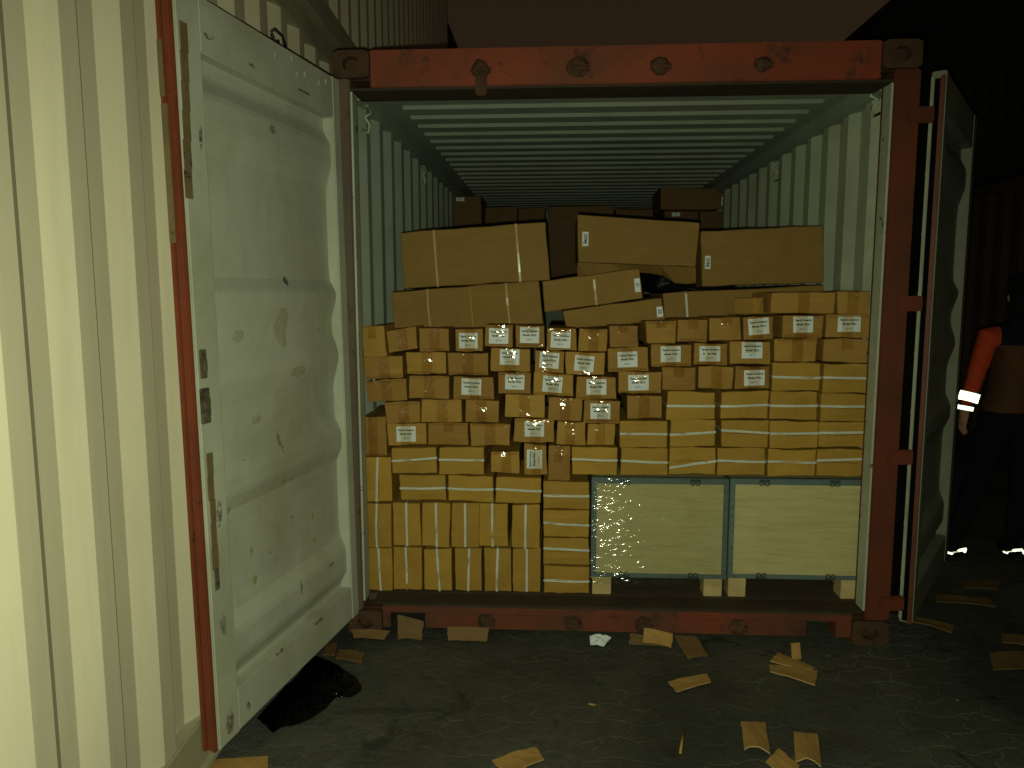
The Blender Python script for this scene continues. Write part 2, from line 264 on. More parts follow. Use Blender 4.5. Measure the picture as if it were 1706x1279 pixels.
for k_,c_ in (('d',(.05,.045,.03)),('g',(.20,.20,.15)),('y',(.42,.36,.12)),('s',(.40,.36,.18)),('r',(.13,.085,.045))):
    n=N('mark_'+k_); v=n.coord(); f=n.ramp(n.noise(v,45,5,.7,.5),(.25 if k_ in 'ys' else .40),(.55 if k_ in 'ys' else .62))
    t_=n.n('ShaderNodeBsdfTransparent'); p_=n.n('ShaderNodeBsdfPrincipled'); p_.inputs['Base Color'].default_value=(*c_,1); p_.inputs['Roughness'].default_value=.85
    mx=n.n('ShaderNodeMixShader'); n.l(n.math('MULTIPLY',f,.32 if k_=='s' else .8),mx.inputs[0]); n.l(t_.outputs[0],mx.inputs[1]); n.l(p_.outputs[0],mx.inputs[2]); n.l(mx.outputs[0],n.out.inputs[0]); M['mark_'+k_]=n.m
CARTONS=[
(0, 0.836, 1.474, 0.281, 0.094, 0, 'T', None, None),
(0, 1.059, 1.471, 0.139, 0.101, 0, 'T', None, None),
(1, -1.107, 1.277, 0.108, 0.137, 5, 'T', None, None),
(1, -0.977, 1.303, 0.134, 0.1, 6.5, 'T', None, None),
(1, -0.828, 1.301, 0.138, 0.104, 0, 'T', None, None),
(1, -0.666, 1.299, 0.129, 0.104, 0, 'T', [-0.002, 0.051, 0.087, 0.071, 0], None),
(1, -0.525, 1.321, 0.131, 0.101, -0.8, 'T', [-0.002, 0.051, 0.089, 0.071, -1], None),
(1, -0.383, 1.319, 0.132, 0.1, -0.8, 'T', [-0.003, 0.056, 0.088, 0.072, -1], None),
(1, -0.239, 1.306, 0.135, 0.101, -1.5, 'T', [-0.004, 0.048, 0.09, 0.073, -3], None),
(1, -0.097, 1.3, 0.13, 0.103, -1, 'T', None, None),
(1, 0.046, 1.318, 0.131, 0.1, 0, 'T', None, None),
(1, 0.212, 1.338, 0.134, 0.102, 1, 'T', None, None),
(1, 0.351, 1.347, 0.131, 0.098, 0, 'T', None, None),
(1, 0.497, 1.351, 0.135, 0.103, 2, 'T', None, None),
(1, 0.645, 1.36, 0.135, 0.099, 2, 'T', [0.001, 0.056, 0.091, 0.073, 5], None),
(1, 0.839, 1.364, 0.177, 0.101, 0, 'T', [-0.0, 0.061, 0.088, 0.072, 1], None),
(1, 1.038, 1.365, 0.191, 0.103, 0, 'T', [0.003, 0.062, 0.099, 0.069, 0], None),
(2, -1.066, 1.172, 0.183, 0.104, 4, 'T', None, None),
(2, -0.865, 1.193, 0.184, 0.104, 0, 'T', None, None),
(2, -0.67, 1.19, 0.185, 0.103, 0, 'T', None, None),
(2, -0.473, 1.208, 0.183, 0.106, -0.6, 'T', [-0.004, 0.067, 0.09, 0.07, -1], None),
(2, -0.296, 1.204, 0.132, 0.099, -2, 'T', [0.001, 0.056, 0.089, 0.072, -4], None),
(2, -0.13, 1.194, 0.178, 0.102, -0.8, 'T', [-0.005, 0.052, 0.089, 0.073, -5], None),
(2, 0.065, 1.21, 0.183, 0.107, 1, 'T', [-0.003, 0.055, 0.09, 0.071, 2], None),
(2, 0.261, 1.232, 0.182, 0.101, 1, 'T', [-0.005, 0.058, 0.09, 0.072, 1], None),
(2, 0.433, 1.24, 0.151, 0.099, 0, 'T', [-0.003, 0.053, 0.092, 0.069, 0], None),
(2, 0.615, 1.243, 0.182, 0.106, 0, 'T', [0.005, 0.065, 0.092, 0.072, 0], None),
(2, 0.815, 1.256, 0.181, 0.106, 0, 'T', None, None),
(2, 1.032, 1.255, 0.195, 0.105, -0.4, 'T', None, None),
(3, -1.053, 1.067, 0.185, 0.099, 4, 'T', None, None),
(3, -0.853, 1.08, 0.186, 0.108, 0, 'T', None, None),
(3, -0.644, 1.077, 0.186, 0.104, -0.8, 'T', [-0.011, 0.059, 0.092, 0.076, -2], None),
(3, -0.455, 1.103, 0.152, 0.1, -0.5, 'T', [0.001, 0.056, 0.089, 0.07, -1], None),
(3, -0.276, 1.097, 0.181, 0.103, -2, 'T', [-0.004, 0.053, 0.09, 0.075, -5], None),
(3, -0.08, 1.077, 0.182, 0.107, -0.5, 'T', [0.002, 0.06, 0.091, 0.072, 0], None),
(3, 0.12, 1.105, 0.193, 0.102, -0.5, 'T', [-0.006, 0.053, 0.092, 0.072, 2], None),
(3, 0.297, 1.124, 0.152, 0.104, 0, 'T', None, None),
(3, 0.464, 1.132, 0.157, 0.1, -0.5, 'T', None, None),
(3, 0.627, 1.133, 0.152, 0.102, 0, 'T', [0.007, 0.05, 0.091, 0.071, 2], None),
(3, 0.821, 1.125, 0.21, 0.126, -0.6, 'S', None, [0.061, -0.5]),
(3, 1.044, 1.118, 0.214, 0.131, -0.5, 'S', None, [0.068, -0.6]),
(4, -0.977, 0.965, 0.162, 0.098, 3, 'T', None, None),
(4, -0.795, 0.969, 0.187, 0.106, -0.5, 'T', None, None),
(4, -0.606, 0.969, 0.158, 0.102, -1, 'T', None, None),
(4, -0.405, 0.994, 0.183, 0.108, -1, 'T', None, None),
(4, -0.223, 0.978, 0.157, 0.107, -2.5, 'T', None, None),
(4, -0.051, 0.971, 0.164, 0.101, -0.8, 'T', [-0.008, 0.054, 0.091, 0.072, 0], None),
(4, 0.143, 0.992, 0.159, 0.106, 0.4, 'T', None, None),
(4, 0.351, 0.994, 0.215, 0.124, 0, 'S', None, [0.06, 0]),
(4, 0.591, 0.995, 0.213, 0.128, 0.5, 'S', None, [0.063, 1.5]),
(4, 0.812, 0.993, 0.211, 0.127, 0, 'S', None, [0.064, 0]),
(4, 1.035, 0.987, 0.214, 0.128, -0.5, 'S', None, [0.071, 0]),
(5, -1.116, 0.803, 0.11, 0.188, 0, 'T', None, None),
(5, -0.963, 0.857, 0.183, 0.104, 0, 'T', [-0.003, 0.053, 0.092, 0.073, 1], None),
(5, -0.767, 0.859, 0.187, 0.106, 0, 'T', None, None),
(5, -0.571, 0.855, 0.185, 0.108, -0.8, 'T', None, None),
(5, -0.364, 0.877, 0.185, 0.11, -0.5, 'T', [0.001, 0.063, 0.09, 0.07, 0], None),
(5, -0.194, 0.868, 0.132, 0.106, -1, 'T', None, None),
(5, -0.054, 0.863, 0.129, 0.102, 0, 'T', None, None),
(5, 0.139, 0.859, 0.213, 0.125, 0, 'S', None, [0.064, 0]),
(5, 0.364, 0.866, 0.206, 0.125, 0, 'S', None, [0.06, 4]),
(5, 0.6, 0.862, 0.21, 0.126, -0.6, 'S', None, [0.074, -2]),
(5, 0.818, 0.863, 0.212, 0.123, 0, 'S', None, [0.068, 1]),
(5, 1.031, 0.867, 0.201, 0.117, 0, 'S', None, [0.069, 1]),
(6, -0.925, 0.726, 0.211, 0.124, 1, 'S', None, [0.068, 3.5]),
(6, -0.704, 0.722, 0.211, 0.131, 0, 'S', None, [0.07, 0]),
(6, -0.499, 0.728, 0.134, 0.103, 0, 'T', None, None),
(6, -0.358, 0.722, 0.105, 0.143, -0.5, 'T', [-0.005, 0.074, 0.071, 0.089, 90], None),
(6, -0.247, 0.699, 0.101, 0.164, -1, 'T', None, None),
(6, -0.083, 0.726, 0.209, 0.132, 0, 'S', None, [0.073, -1]),
(6, 0.146, 0.728, 0.213, 0.126, 0, 'S', None, [0.064, -1.5]),
(6, 0.366, 0.734, 0.21, 0.127, 0, 'S', None, [0.049, 8.5]),
(6, 0.586, 0.734, 0.214, 0.125, 0, 'S', None, [0.066, -1.2]),
(6, 0.813, 0.733, 0.215, 0.124, 0, 'S', None, [0.066, -0.6]),
(6, 1.03, 0.735, 0.207, 0.125, 0, 'S', None, [0.076, 2]),
(7, -1.102, 0.585, 0.128, 0.213, 0.5, 'V', None, [-0.005, -3.5]),
(7, -0.89, 0.595, 0.217, 0.121, 0.5, 'S', None, [0.059, 1]),
(7, -0.662, 0.592, 0.214, 0.123, -0.4, 'S', None, [0.062, 0]),
(7, -0.436, 0.59, 0.212, 0.121, -1, 'S', None, [0.063, -1.5]),
(10, -0.213, 0.563, 0.211, 0.133, 0, 'S', None, [0.065, 0]),
(10, -0.212, 0.426, 0.212, 0.132, 0, 'S', None, [0.064, -3]),
(10, -0.211, 0.29, 0.213, 0.129, 0, 'S', None, [0.076, -2]),
(10, -0.21, 0.151, 0.214, 0.132, 0, 'S', None, [0.062, 0]),
(8, -1.106, 0.361, 0.126, 0.214, 0, 'V', None, [-0.006, -1]),
(8, -0.969, 0.371, 0.13, 0.21, 0.5, 'V', None, [0.0, 0]),
(8, -0.828, 0.373, 0.132, 0.211, -1.5, 'V', None, [0.002, 2]),
(8, -0.689, 0.369, 0.131, 0.212, 0, 'V', None, [-0.001, 0]),
(8, -0.553, 0.376, 0.134, 0.208, -1.5, 'V', None, [-0.007, 2]),
(8, -0.401, 0.368, 0.131, 0.211, 0.3, 'V', None, [-0.003, -1]),
(9, -1.106, 0.147, 0.127, 0.207, 0, 'V', None, [0.005, 2]),
(9, -0.967, 0.15, 0.135, 0.212, 0, 'V', None, [-0.007, 1]),
(9, -0.822, 0.153, 0.131, 0.208, 0, 'V', None, [0.002, 3]),
(9, -0.678, 0.153, 0.13, 0.209, 0.3, 'V', None, [0.003, -2]),
(9, -0.536, 0.156, 0.128, 0.21, 0.4, 'V', None, [-0.002, -2]),
(9, -0.399, 0.154, 0.132, 0.209, 0, 'V', None, [0.001, 0]),
]
BIG=[
('upper_left', 0.46, 0.5, [(-1.035, 1.864), (-0.32, 1.912), (-0.296, 1.631), (-1.02, 1.588)], (0.235, 0.8), None, None),
('lower_left', 0.4, 0.55, [(-1.068, 1.574), (-0.351, 1.627), (-0.327, 1.401), (-1.059, 1.392)], (0.245, 0.78), None, 0.53),
('tilted_mid', 0.42, 0.5, [(-0.334, 1.624), (0.137, 1.683), (0.154, 1.539), (-0.319, 1.473)], (0.53,), [0.127, 1.603, 0.027, 0.065, 'S1', 6], None),
('lower_mid', 0.36, 0.45, [(-0.229, 1.48), (0.238, 1.546), (0.252, 1.437), (-0.219, 1.394)], (), [0.228, 1.477, 0.029, 0.049, 'S3', 6], None),
('top_mid', 0.62, 0.5, [(-0.159, 1.957), (0.454, 1.917), (0.439, 1.694), (-0.157, 1.72)], (), [-0.118, 1.838, 0.031, 0.071, 'ZPMJ', 0], None),
('top_right', 0.6, 0.5, [(0.457, 1.871), (1.056, 1.894), (1.066, 1.614), (0.468, 1.594)], (), [0.494, 1.717, 0.028, 0.065, 'ZPMJ', 0], None),
('low_dark', 0.5, 0.55, [(0.26, 1.565), (1.035, 1.604), (1.047, 1.47), (0.271, 1.444)], (0.145,), None, None),
('back1', 3.6, 0.6, [(-1.251, 2.418), (-0.929, 2.421), (-0.931, 2.058), (-1.256, 2.06)], (), [-1.117, 2.391, 0.071, 0.033, 'S1', 0], None),
('back2', 4.0, 0.6, [(-0.933, 2.364), (-0.628, 2.372), (-0.628, 2.084), (-0.935, 2.085)], (), None, None),
('back3', 4.05, 0.6, [(-0.619, 2.356), (-0.369, 2.359), (-0.368, 2.085), (-0.619, 2.087)], (), None, None),
('back4', 3.5, 0.6, [(-0.335, 2.311), (0.233, 2.316), (0.243, 1.654), (-0.333, 1.655)], (), None, None),
('back5', 3.6, 0.6, [(0.262, 2.296), (0.588, 2.293), (0.601, 1.654), (0.271, 1.655)], (), None, None),
('back6', 3.6, 0.6, [(0.652, 2.484), (1.214, 2.468), (1.22, 2.283), (0.656, 2.288)], (), [1.197, 2.355, 0.033, 0.076, 'S3', 0], None),
('back7', 3.55, 0.6, [(0.681, 2.272), (0.972, 2.27), (0.988, 1.652), (0.695, 1.653)], (), [0.781, 2.24, 0.07, 0.032, 'S1', 0], None),
('back8', 3.6, 0.6, [(0.996, 2.269), (1.22, 2.268), (1.239, 1.652), (1.013, 1.653)], (), None, None),
]
FLAPS=[
[(0.193, -0.38, 0.004), (0.363, -0.308, 0.004), (0.365, -0.372, 0.004), (0.217, -0.459, 0.004)],
[(0.64, -0.212, 0.004), (0.827, -0.254, 0.004), (0.776, -0.379, 0.004), (0.628, -0.274, 0.004)],
[(0.654, -0.18, 0.004), (0.712, -0.106, 0.004), (0.826, -0.228, 0.004), (0.792, -0.271, 0.004)],
[(0.417, -0.656, 0.004), (0.505, -0.659, 0.004), (0.469, -0.855, 0.004), (0.388, -0.831, 0.004)],
[(0.589, -0.716, 0.004), (0.671, -0.723, 0.004), (0.618, -0.916, 0.004), (0.542, -0.891, 0.004)],
[(0.444, -0.896, 0.004), (0.508, -0.821, 0.004), (0.549, -0.913, 0.004), (0.488, -1.004, 0.004)],
[(-0.474, -0.938, 0.004), (-0.328, -0.855, 0.004), (-0.3, -0.922, 0.004), (-0.408, -1.021, 0.004)],
[(-1.418, -0.991, 0.004), (-1.236, -0.955, 0.004), (-1.191, -1.084, 0.004), (-1.402, -1.08, 0.004)],
[(0.128, -0.03, 0.085), (0.162, -0.03, 0.103), (0.269, -0.03, 0.066), (0.254, -0.03, 0.034)],
[(0.075, -0.03, 0.044), (0.236, -0.03, 0.02), (0.218, -0.063, 0.004), (0.067, -0.03, 0.016)],
[(0.27, -0.03, 0.037), (0.368, -0.03, 0.034), (0.4, -0.144, 0.004), (0.306, -0.181, 0.004)],
[(-0.754, -0.03, 0.053), (-0.562, -0.03, 0.055), (-0.57, -0.03, 0.026), (-0.746, -0.03, 0.022)],
[(-0.982, -0.03, 0.105), (-0.861, -0.03, 0.076), (-0.867, -0.03, 0.033), (-0.975, -0.03, 0.022)],
[(1.621, -0.064, 0.004), (1.809, -0.032, 0.004), (1.714, -0.193, 0.004), (1.555, -0.216, 0.004)],
[(1.465, 0.311, 0.004), (1.616, 0.218, 0.004), (1.563, 0.139, 0.004), (1.432, 0.255, 0.004)],
[(1.947, 0.783, 0.004), (2.151, 0.811, 0.004), (2.074, 0.689, 0.004), (1.909, 0.697, 0.004)],
[(1.712, 0.59, 0.004), (1.956, 0.54, 0.004), (1.935, 0.449, 0.004), (1.67, 0.502, 0.004)],
[(-1.286, -0.129, 0.004), (-1.242, -0.103, 0.004), (-1.218, -0.222, 0.004), (-1.271, -0.225, 0.004)],
[(-1.214, -0.171, 0.004), (-1.096, -0.193, 0.004), (-1.085, -0.291, 0.004), (-1.204, -0.254, 0.004)],
[(-1.198, -0.03, 0.031), (-1.017, -0.03, 0.03), (-1.038, -0.062, 0.004), (-1.179, -0.051, 0.004)],
[(1.781, 0.132, 0.004), (1.894, 0.125, 0.004), (1.839, 0.032, 0.004), (1.738, 0.045, 0.004)],
]
PLASTIC=[(-1.324, -0.208), (-1.191, -0.299), (-1.068, -0.414), (-1.027, -0.498), (-1.057, -0.558), (-1.117, -0.557), (-1.129, -0.636), (-1.163, -0.712), (-1.213, -0.762), (-1.254, -0.772), (-1.272, -0.815), (-1.326, -0.76), (-1.368, -0.723), (-1.347, -0.514), (-1.323, -0.408)]
PAPER=[(-0.108, 0.093), (-0.057, 0.109), (-0.012, 0.067), (-0.046, 0.015), (-0.105, 0.031)]
# ---------------------------------------------------------------- ground
g=MB(); g.quad([(-80,-60,0),(80,-60,0),(80,120,0),(-80,120,0)]); tag(g.build('ground',M['ground']),kind='structure')
# ---------------------------------------------------------------- containers
def corr(y0,y1,phase,f_out,s,f_in,depth):
    """trapezoid profile: (y,offset) ; offset 0 = proud flat, -depth = recessed flat ; proud flat starts at phase"""
    per=f_out+f_in+2*s; pts=[]; k=math.floor((y0-phase)/per)-1
    while True:
        b=phase+k*per
        if b>y1+per: break
        for d,o in ((0,0),(f_in,0),(f_in+s,-depth),(f_in+s+f_out,-depth)): pts.append((b+d,o))
        k+=1
    res=[]
    for (a,oa),(b,ob) in zip(pts,pts[1:]):
        if b<=y0 or a>=y1: continue
        if not res:
            t=0 if a>=y0 else (y0-a)/(b-a); res.append((max(a,y0),oa+(ob-oa)*t))
        if b>y1: t=(y1-a)/(b-a); res.append((y1,oa+(ob-oa)*t))
        else: res.append((b,ob))
    return res
def casting(parent,x,y,z,mat):
    m_=MB(); w,d,h=.162,.178,.118
    m_.box(x-w/2,x+w/2,y+.035,y+d,z,z+h,.006)
    # front plate with an oval opening
    n=24; B=m_.bm; O=[];I=[];J=[];F=[]
    for k in range(n):
        a=2*math.pi*k/n; ca,sa=math.cos(a),math.sin(a); s_=min((w/2-.003)/max(1e-6,abs(ca)),(h/2-.003)/max(1e-6,abs(sa)))
        O.append(B.verts.new((x+ca*s_,y,z+h/2+sa*s_))); I.append(B.verts.new((x+ca*.036,y,z+h/2+sa*.030))); J.append(B.verts.new((x+ca*.033,y+.0345,z+h/2+sa*.027)))
        s2=s_*1.02; F.append(B.verts.new((x+ca*s2,y+.0345,z+h/2+sa*s2)))
    for k in range(n):
        l=(k+1)%n; B.faces.new((O[k],O[l],I[l],I[k])); B.faces.new((I[k],I[l],J[l],J[k])); B.faces.new((F[k],F[l],O[l],O[k]))
    return m_.build('corner_casting',mat,parent)
LEN=6.06
C=empty('shipping_container',(0,0,0)); tag(C,'open red container stacked with cartons, pale green corrugated inside','container')
# posts
for s in (-1,1):
    xi=1.112 if s>0 else 1.146
    p=MB(); a,b=sorted((s*xi,s*1.219)); p.box(a,b,0,.13,.118,2.473,.006)
    p.build('corner_post',M['red_post'] if s>0 else M['post_left'],C)
    p=MB(); a,b=sorted((s*(xi-.009),s*(xi-.0005))); p.box(a,b,.006,.085,.16,2.42)
    a,b=sorted((s*(xi+.03),s*1.19)); p.box(a,b,.131,.189,.16,2.42)
    p.build('post_lining',M['post_light'],C)
    for z in (2.473,0): casting(C,s*1.138,-.004,z,M['rust'])
hd=MB(); hd.box(-1.056,1.056,0,.10,2.435,2.588,.005); hd.box(-1.055,1.055,-.005,-.0005,2.437,2.446)
hd.build('header_beam',M['red'],C)
lp=MB(); lp.box(-1.145,1.11,.008,.20,2.424,2.4345,.002); lp.build('header_shade_lip',M['threshold'],C)  # added dark slab, shade of the header underside put into its colour
def keeper(x,z,s,drop=0):
    # rusty welded cam keeper: an uneven lump with a lip
    m_=MB(); b=bmesh.new(); bmesh.ops.create_icosphere(b,subdivisions=3,radius=1)
    for v in b.verts:
        p=v.co.copy(); k=1+.35*noise.noise(p*1.6+Vector((x*9,z,0)))
        v.co=Vector((x+p.x*.040*s*k,-.004+p.y*.026*k,z+p.z*.036*s*k))
    m_.add(b)
    b=bmesh.new(); bmesh.ops.create_cube(b,size=1); bmesh.ops.subdivide_edges(b,edges=b.edges[:],cuts=3,use_grid_fill=True)
    for v in b.verts:
        p=v.co.copy(); v.co=Vector((x+.018*s+p.x*.05*s,-.022+p.y*.02,z-.008+p.z*.022))+Vector((noise.noise(p*3),noise.noise(p*3+Vector((5,0,0))),noise.noise(p*3+Vector((0,7,0)))))*.006
    m_.add(b)
    if drop: m_.box(x-.02,x+.028,-.024,-.0005,z-.11,z-.02,.007)
    m_.build('cam_keeper',M['rust'],C)
for x,s in ((-.588,1),(-.179,1.05),(.161,1.0),(.577,.9)): keeper(x,2.50,s,x==-.588)
sl=MB(); sl.box(-1.056,1.056,0,.12,.108,.152,.004); sl.box(-.86,.86,.004,.116,.036,.1075,.003)
sl.box(.99,1.056,.004,.116,.036,.1075); sl.box(-1.056,-1.02,.004,.116,.036,.1075)
sl.build('door_sill',M['sill'],C)
for x in (-.578,-.181,.135,.557): keeper(x,.078,.95)
th=MB(); th.box(-1.10,1.10,-.003,.118,.1525,.157,.001); th.box(-1.055,1.055,-.004,-.0005,.142,.152); th.build('threshold',M['threshold'],C)
fl=MB(); fl.box(-1.16,1.16,.121,LEN-.1,.10,.150); fl.build('floor',M['floor'],C)
PH=.630
for s in (-1,1):
    wl=MB(); pr=corr(.19,LEN-.1,PH,.070,.068,.070,.036)
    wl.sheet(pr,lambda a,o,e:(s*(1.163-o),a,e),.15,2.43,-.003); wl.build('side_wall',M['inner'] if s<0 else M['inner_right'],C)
    r=MB(); a,b=sorted((s*1.13,s*1.205)); r.box(a,b,.19,LEN-.1,2.431,2.52,.006); r.build('top_rail',M['inner'],C)
rf=MB(); pr=corr(.21,LEN-.1,.507-.05,.085,.022,.092,.015)
rf.sheet([(a,-o) for a,o in pr],lambda a,o,e:(e,a,2.498+o),-1.05,1.05,.003)
for s in (-1,1):
    a,b=sorted((s*1.051,s*1.20)); rf.box(a,b,.21,LEN-.1,2.521,2.535)
    a,b=sorted((s*1.051,s*1.129)); rf.box(a,b,.21,LEN-.1,2.503,2.5195)
rf.build('roof',M['inner'],C)
ew=MB(); ew.box(-1.16,1.16,LEN-.09,LEN,.1,2.53); ew.build('end_wall',M['inner'],C)
# hooks in the top corners and on the walls
for s,y,z in ((-1,.24,2.36),(1,.24,2.40),(-1,1.75,2.33),(1,1.75,2.33),(-1,.21,1.2),(1,.21,1.35)):
    h=MB(); x=s*1.155; i=-s
    h.tube([(x,y,z+.05),(x+i*.03,y-.01,z+.055),(x+i*.05,y-.02,z+.02),(x+i*.02,y-.03,z),(x+i*.04,y-.02,z-.03),(x+i*.03,y-.01,z-.065),(x,y,z-.05)],.007,6)
    h.build('lashing_hook',M['post_light'],C)
def door(org,ang,sn):
    """u along the leaf from its hinge, n towards the inside face"""
    Mx=Matrix.Translation(org)@Matrix.Rotation(ang,4,'Z')
    d=empty('door',(0,0,0)); d.parent=C; d.matrix_local=Mx
    def bx(m_,u0,u1,n0,n1,z0,z1,bev=0): a,b=sorted((sn*n0,sn*n1)); m_.box(u0,u1,a,b,z0,z1,bev)
    return d,bx
PZ=[(2.30,-.05),(2.25,-.05),(2.19,-.013),(2.10,-.013),(2.0,-.05),(1.63,-.05),(1.575,-.013),(1.545,-.013),(1.46,-.045),(1.40,-.045),(1.315,-.012),(1.28,-.012),(1.18,-.05),(1.03,-.05),(.965,-.013),(.90,-.013),(.83,-.05),(.50,-.05),(.43,-.013),(.33,-.013),(.27,-.05),(.25,-.05)]
def chaikin(p,k=1):
    for _ in range(k):
        q=[p[0]]
        for a,b in zip(p,p[1:]): q+=[(a[0]*.87+b[0]*.13,a[1]*.87+b[1]*.13),(a[0]*.13+b[0]*.87,a[1]*.13+b[1]*.87)]
        p=q+[p[-1]]
    return p
MARKS=[ (0.466,1.615,0.02,0.022,'d'),(0.57,1.008,0.016,0.055,'g'),(0.554,0.853,0.03,0.018,'y'),(0.498,0.856,0.015,0.015,'y'),(0.918,0.84,0.02,0.018,'y'),(0.782,0.658,0.018,0.02,'y'),(0.771,0.549,0.018,0.022,'y'),(0.321,0.65,0.014,0.016,'y'),(0.312,0.545,0.014,0.014,'y'),(0.511,1.442,0.06,0.1,'s'),(0.226,0.41,0.03,0.008,'d'),(0.492,0.411,0.012,0.03,'g'),(0.327,2.343,0.075,0.007,'d'),(0.697,2.338,0.03,0.01,'d'),(0.544,2.16,0.03,0.02,'g'),(0.943,2.36,0.03,0.012,'d'),(0.711,0.248,0.05,0.01,'r'),(0.403,0.231,0.09,0.007,'r'),(0.929,0.157,0.02,0.02,'d'),(1.042,0.167,0.03,0.05,'r'),(1.035,0.87,0.02,0.05,'r'),(1.048,0.503,0.02,0.05,'g'),(1.015,2.04,0.012,0.05,'d'),(0.707,1.118,0.05,0.02,'s'),(0.799,1.424,0.05,0.03,'s'),(0.43,1.262,0.07,0.03,'s') ]
PZ0=list(PZ); PZ=chaikin([(z,-.05+(n_+.05)*.80) for z,n_ in PZ])
def panel_n(z):
    for (a,na),(b_,nb) in zip(PZ,PZ[1:]):
        if b_<=z<=a: return na+(nb-na)*(a-z)/max(1e-6,a-b_)
    return -.002
for side in (-1,1):
    if side<0: org=Vector((-1.165,.010,0)); ang=math.atan2(-.987,-.162); sn=1
    else: org=Vector((1.325,.012,0)); ang=math.atan2(.835,.55); sn=-1
    Mx=Matrix.Translation(org)@Matrix.Rotation(ang,4,'Z')@Matrix.Rotation(R(.6 if side<0 else 0),4,'X')
    W_=1.10
    f=MB()
    def bx(m_,u0,u1,n0,n1,z0,z1,bev=0):
        a,b=sorted((sn*n0,sn*n1)); m_.box(u0,u1,a,b,z0,z1,bev)
    bx(f,W_-.115,W_,-.056,0,.10,2.47,.004); bx(f,0,.075,-.056,0,.10,2.47,.004)
    bx(f,.0752,W_-.1152,-.056,-.002,2.30,2.468,.004); bx(f,.0752,W_-.1152,-.056,-.002,.102,.25,.004)
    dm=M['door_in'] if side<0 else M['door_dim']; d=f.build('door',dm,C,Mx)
    if side<0: d['label']='pale grey inner side of the door swung out to the left'
    else: d['label']='dim door folded back along the right side'
    p=MB(); p.sheet([(z,n_) for z,n_ in PZ],lambda a,o,e:(e,sn*o,a),.0752,W_-.1152,-.004); p.build('door_panel',dm,d)
    e=MB(); u=W_+.0005
    if side<0:
        bx(e,u,u+.016,-.056,-.040,.10,2.47,.003); bx(e,u,u+.010,-.0395,-.022,.10,2.47,.003); bx(e,u,u+.018,-.0215,-.006,.10,2.47,.004)
        e.build('edge_trim',M['trim_red'],d)
        # worn patches, latches and tape on the free frame member
        t=MB()
        for k in range(6):
            z1=2.36-k*.085; uo=1.052+k*.004
            bx(t,uo,uo+.036,.0004,.0024,z1-.084,z1)
        t.build('tape_remnant',M['wood_rem'],d)
        for z0,z1,u0,u1 in ((1.31,1.40,1.06,1.09),(1.17,1.28,1.055,1.10)):
            q=MB(); bx(q,u0,u1,.0005,.008,z0,z1,.002); bx(q,u0+.008,u1-.006,.0082,.016,z0+.02,z1-.03,.003); q.build('latch_plate',M['latch'],d)
        q=MB()
        for k in range(5): bx(q,1.052+.003*(k%2),1.086-.003*(k%3),.0004,.003,.70+k*.075,.774+k*.075)
        q.build('tape_remnant',M['wood_rem'],d)
        q=MB(); bx(q,1.058,1.079,.0004,.006,.63,.699,.001); q.build('latch_plate',M['latch'],d)
        q=MB(); bx(q,W_+.019,W_+.024,-.05,-.03,1.72,2.12); bx(q,W_+.019,W_+.023,-.052,-.036,2.14,2.3); q.build('broken_strip',M['wood_rem'],d)
        for u0,z0 in ((.30,2.40),(.36,2.385),(.40,2.43),(.52,2.41),(.18,2.40),(.12,2.42)):
            q=MB(); bx(q,u0,u0+.022,-.0018,.003,z0,z0+.02,.002); q.build('weld_lump',M['post_light'],d)
        rm=random.Random(4)
        for mu,mz,ru,rz_,kk in MARKS:
            q=MB(); nn=18; ph_=rm.random()*9; inside=.076<mu<W_-.116 and .25<mz<2.30; ring=[]
            nf=lambda z_: (panel_n(z_) if inside else (0 if mu>W_-.115 or mu<.075 else -.002))+.0016
            ang_=0 if ru<.05 else 0
            cz=q.bm.verts.new((mu,nf(mz),mz))
            for k in range(nn):
                a_=2*math.pi*k/nn; r_=.75+.45*noise.noise(Vector((math.cos(a_)*1.3+ph_,math.sin(a_)*1.3,ph_)))
                z_=mz+math.sin(a_)*rz_*r_; ring.append(q.bm.verts.new((mu+math.cos(a_)*ru*r_,nf(z_),z_)))
            for k in range(nn): q.bm.faces.new((cz,ring[k],ring[(k+1)%nn]))
            q.build('stain',M['mark_'+kk],d)
        q=MB(); u0=.15; n0=-.0015
        q.tube([(1.10,sn*-.05,2.471),(.9,sn*-.05,2.472),(.4,sn*-.05,2.472),(0,sn*-.05,2.471)],.004,6); q.build('top_gasket',M['gasket'],d)
    else:
        bx(e,-.013,-.0005,-.0215,-.003,.10,2.45,.003); e.build('edge_trim',M['red_post'],d)
        q=MB(); bx(q,-.013,-.0005,-.056,-.043,.12,2.45,.003)
        for k in range(9): bx(q,-.0136,-.001,-.0566,-.0424,.3+k*.25,.316+k*.25)
        q.build('gasket',M['gasket'],d)
        q=MB(); bx(q,-.004,-.0005,-.0425,-.022,.11,2.44); bx(q,.004,.05,-.0925,-.0565,.13,2.44); q.build('gap_shade_strip',M['blackgap'],d)  # added black strips painting the shade of the gaps beside the door
        bk=MB()
        for uu in (.35,.75): bk.tube([(uu,sn*-.085,.12),(uu,sn*-.085,2.46)],.017,10)
        bk.build('locking_bar',M['rust'],d)
    for z in (2.29,1.52,.86,.20):
        q=MB()
        if side<0: q.box(-1.235,-1.20,-.03,-.0005,z-.06,z+.06,.006)
        else: q.box(1.17,1.275,-.012,.02,z-.032,z+.032,.006)
        q.build('hinge',M['red_post'],C)
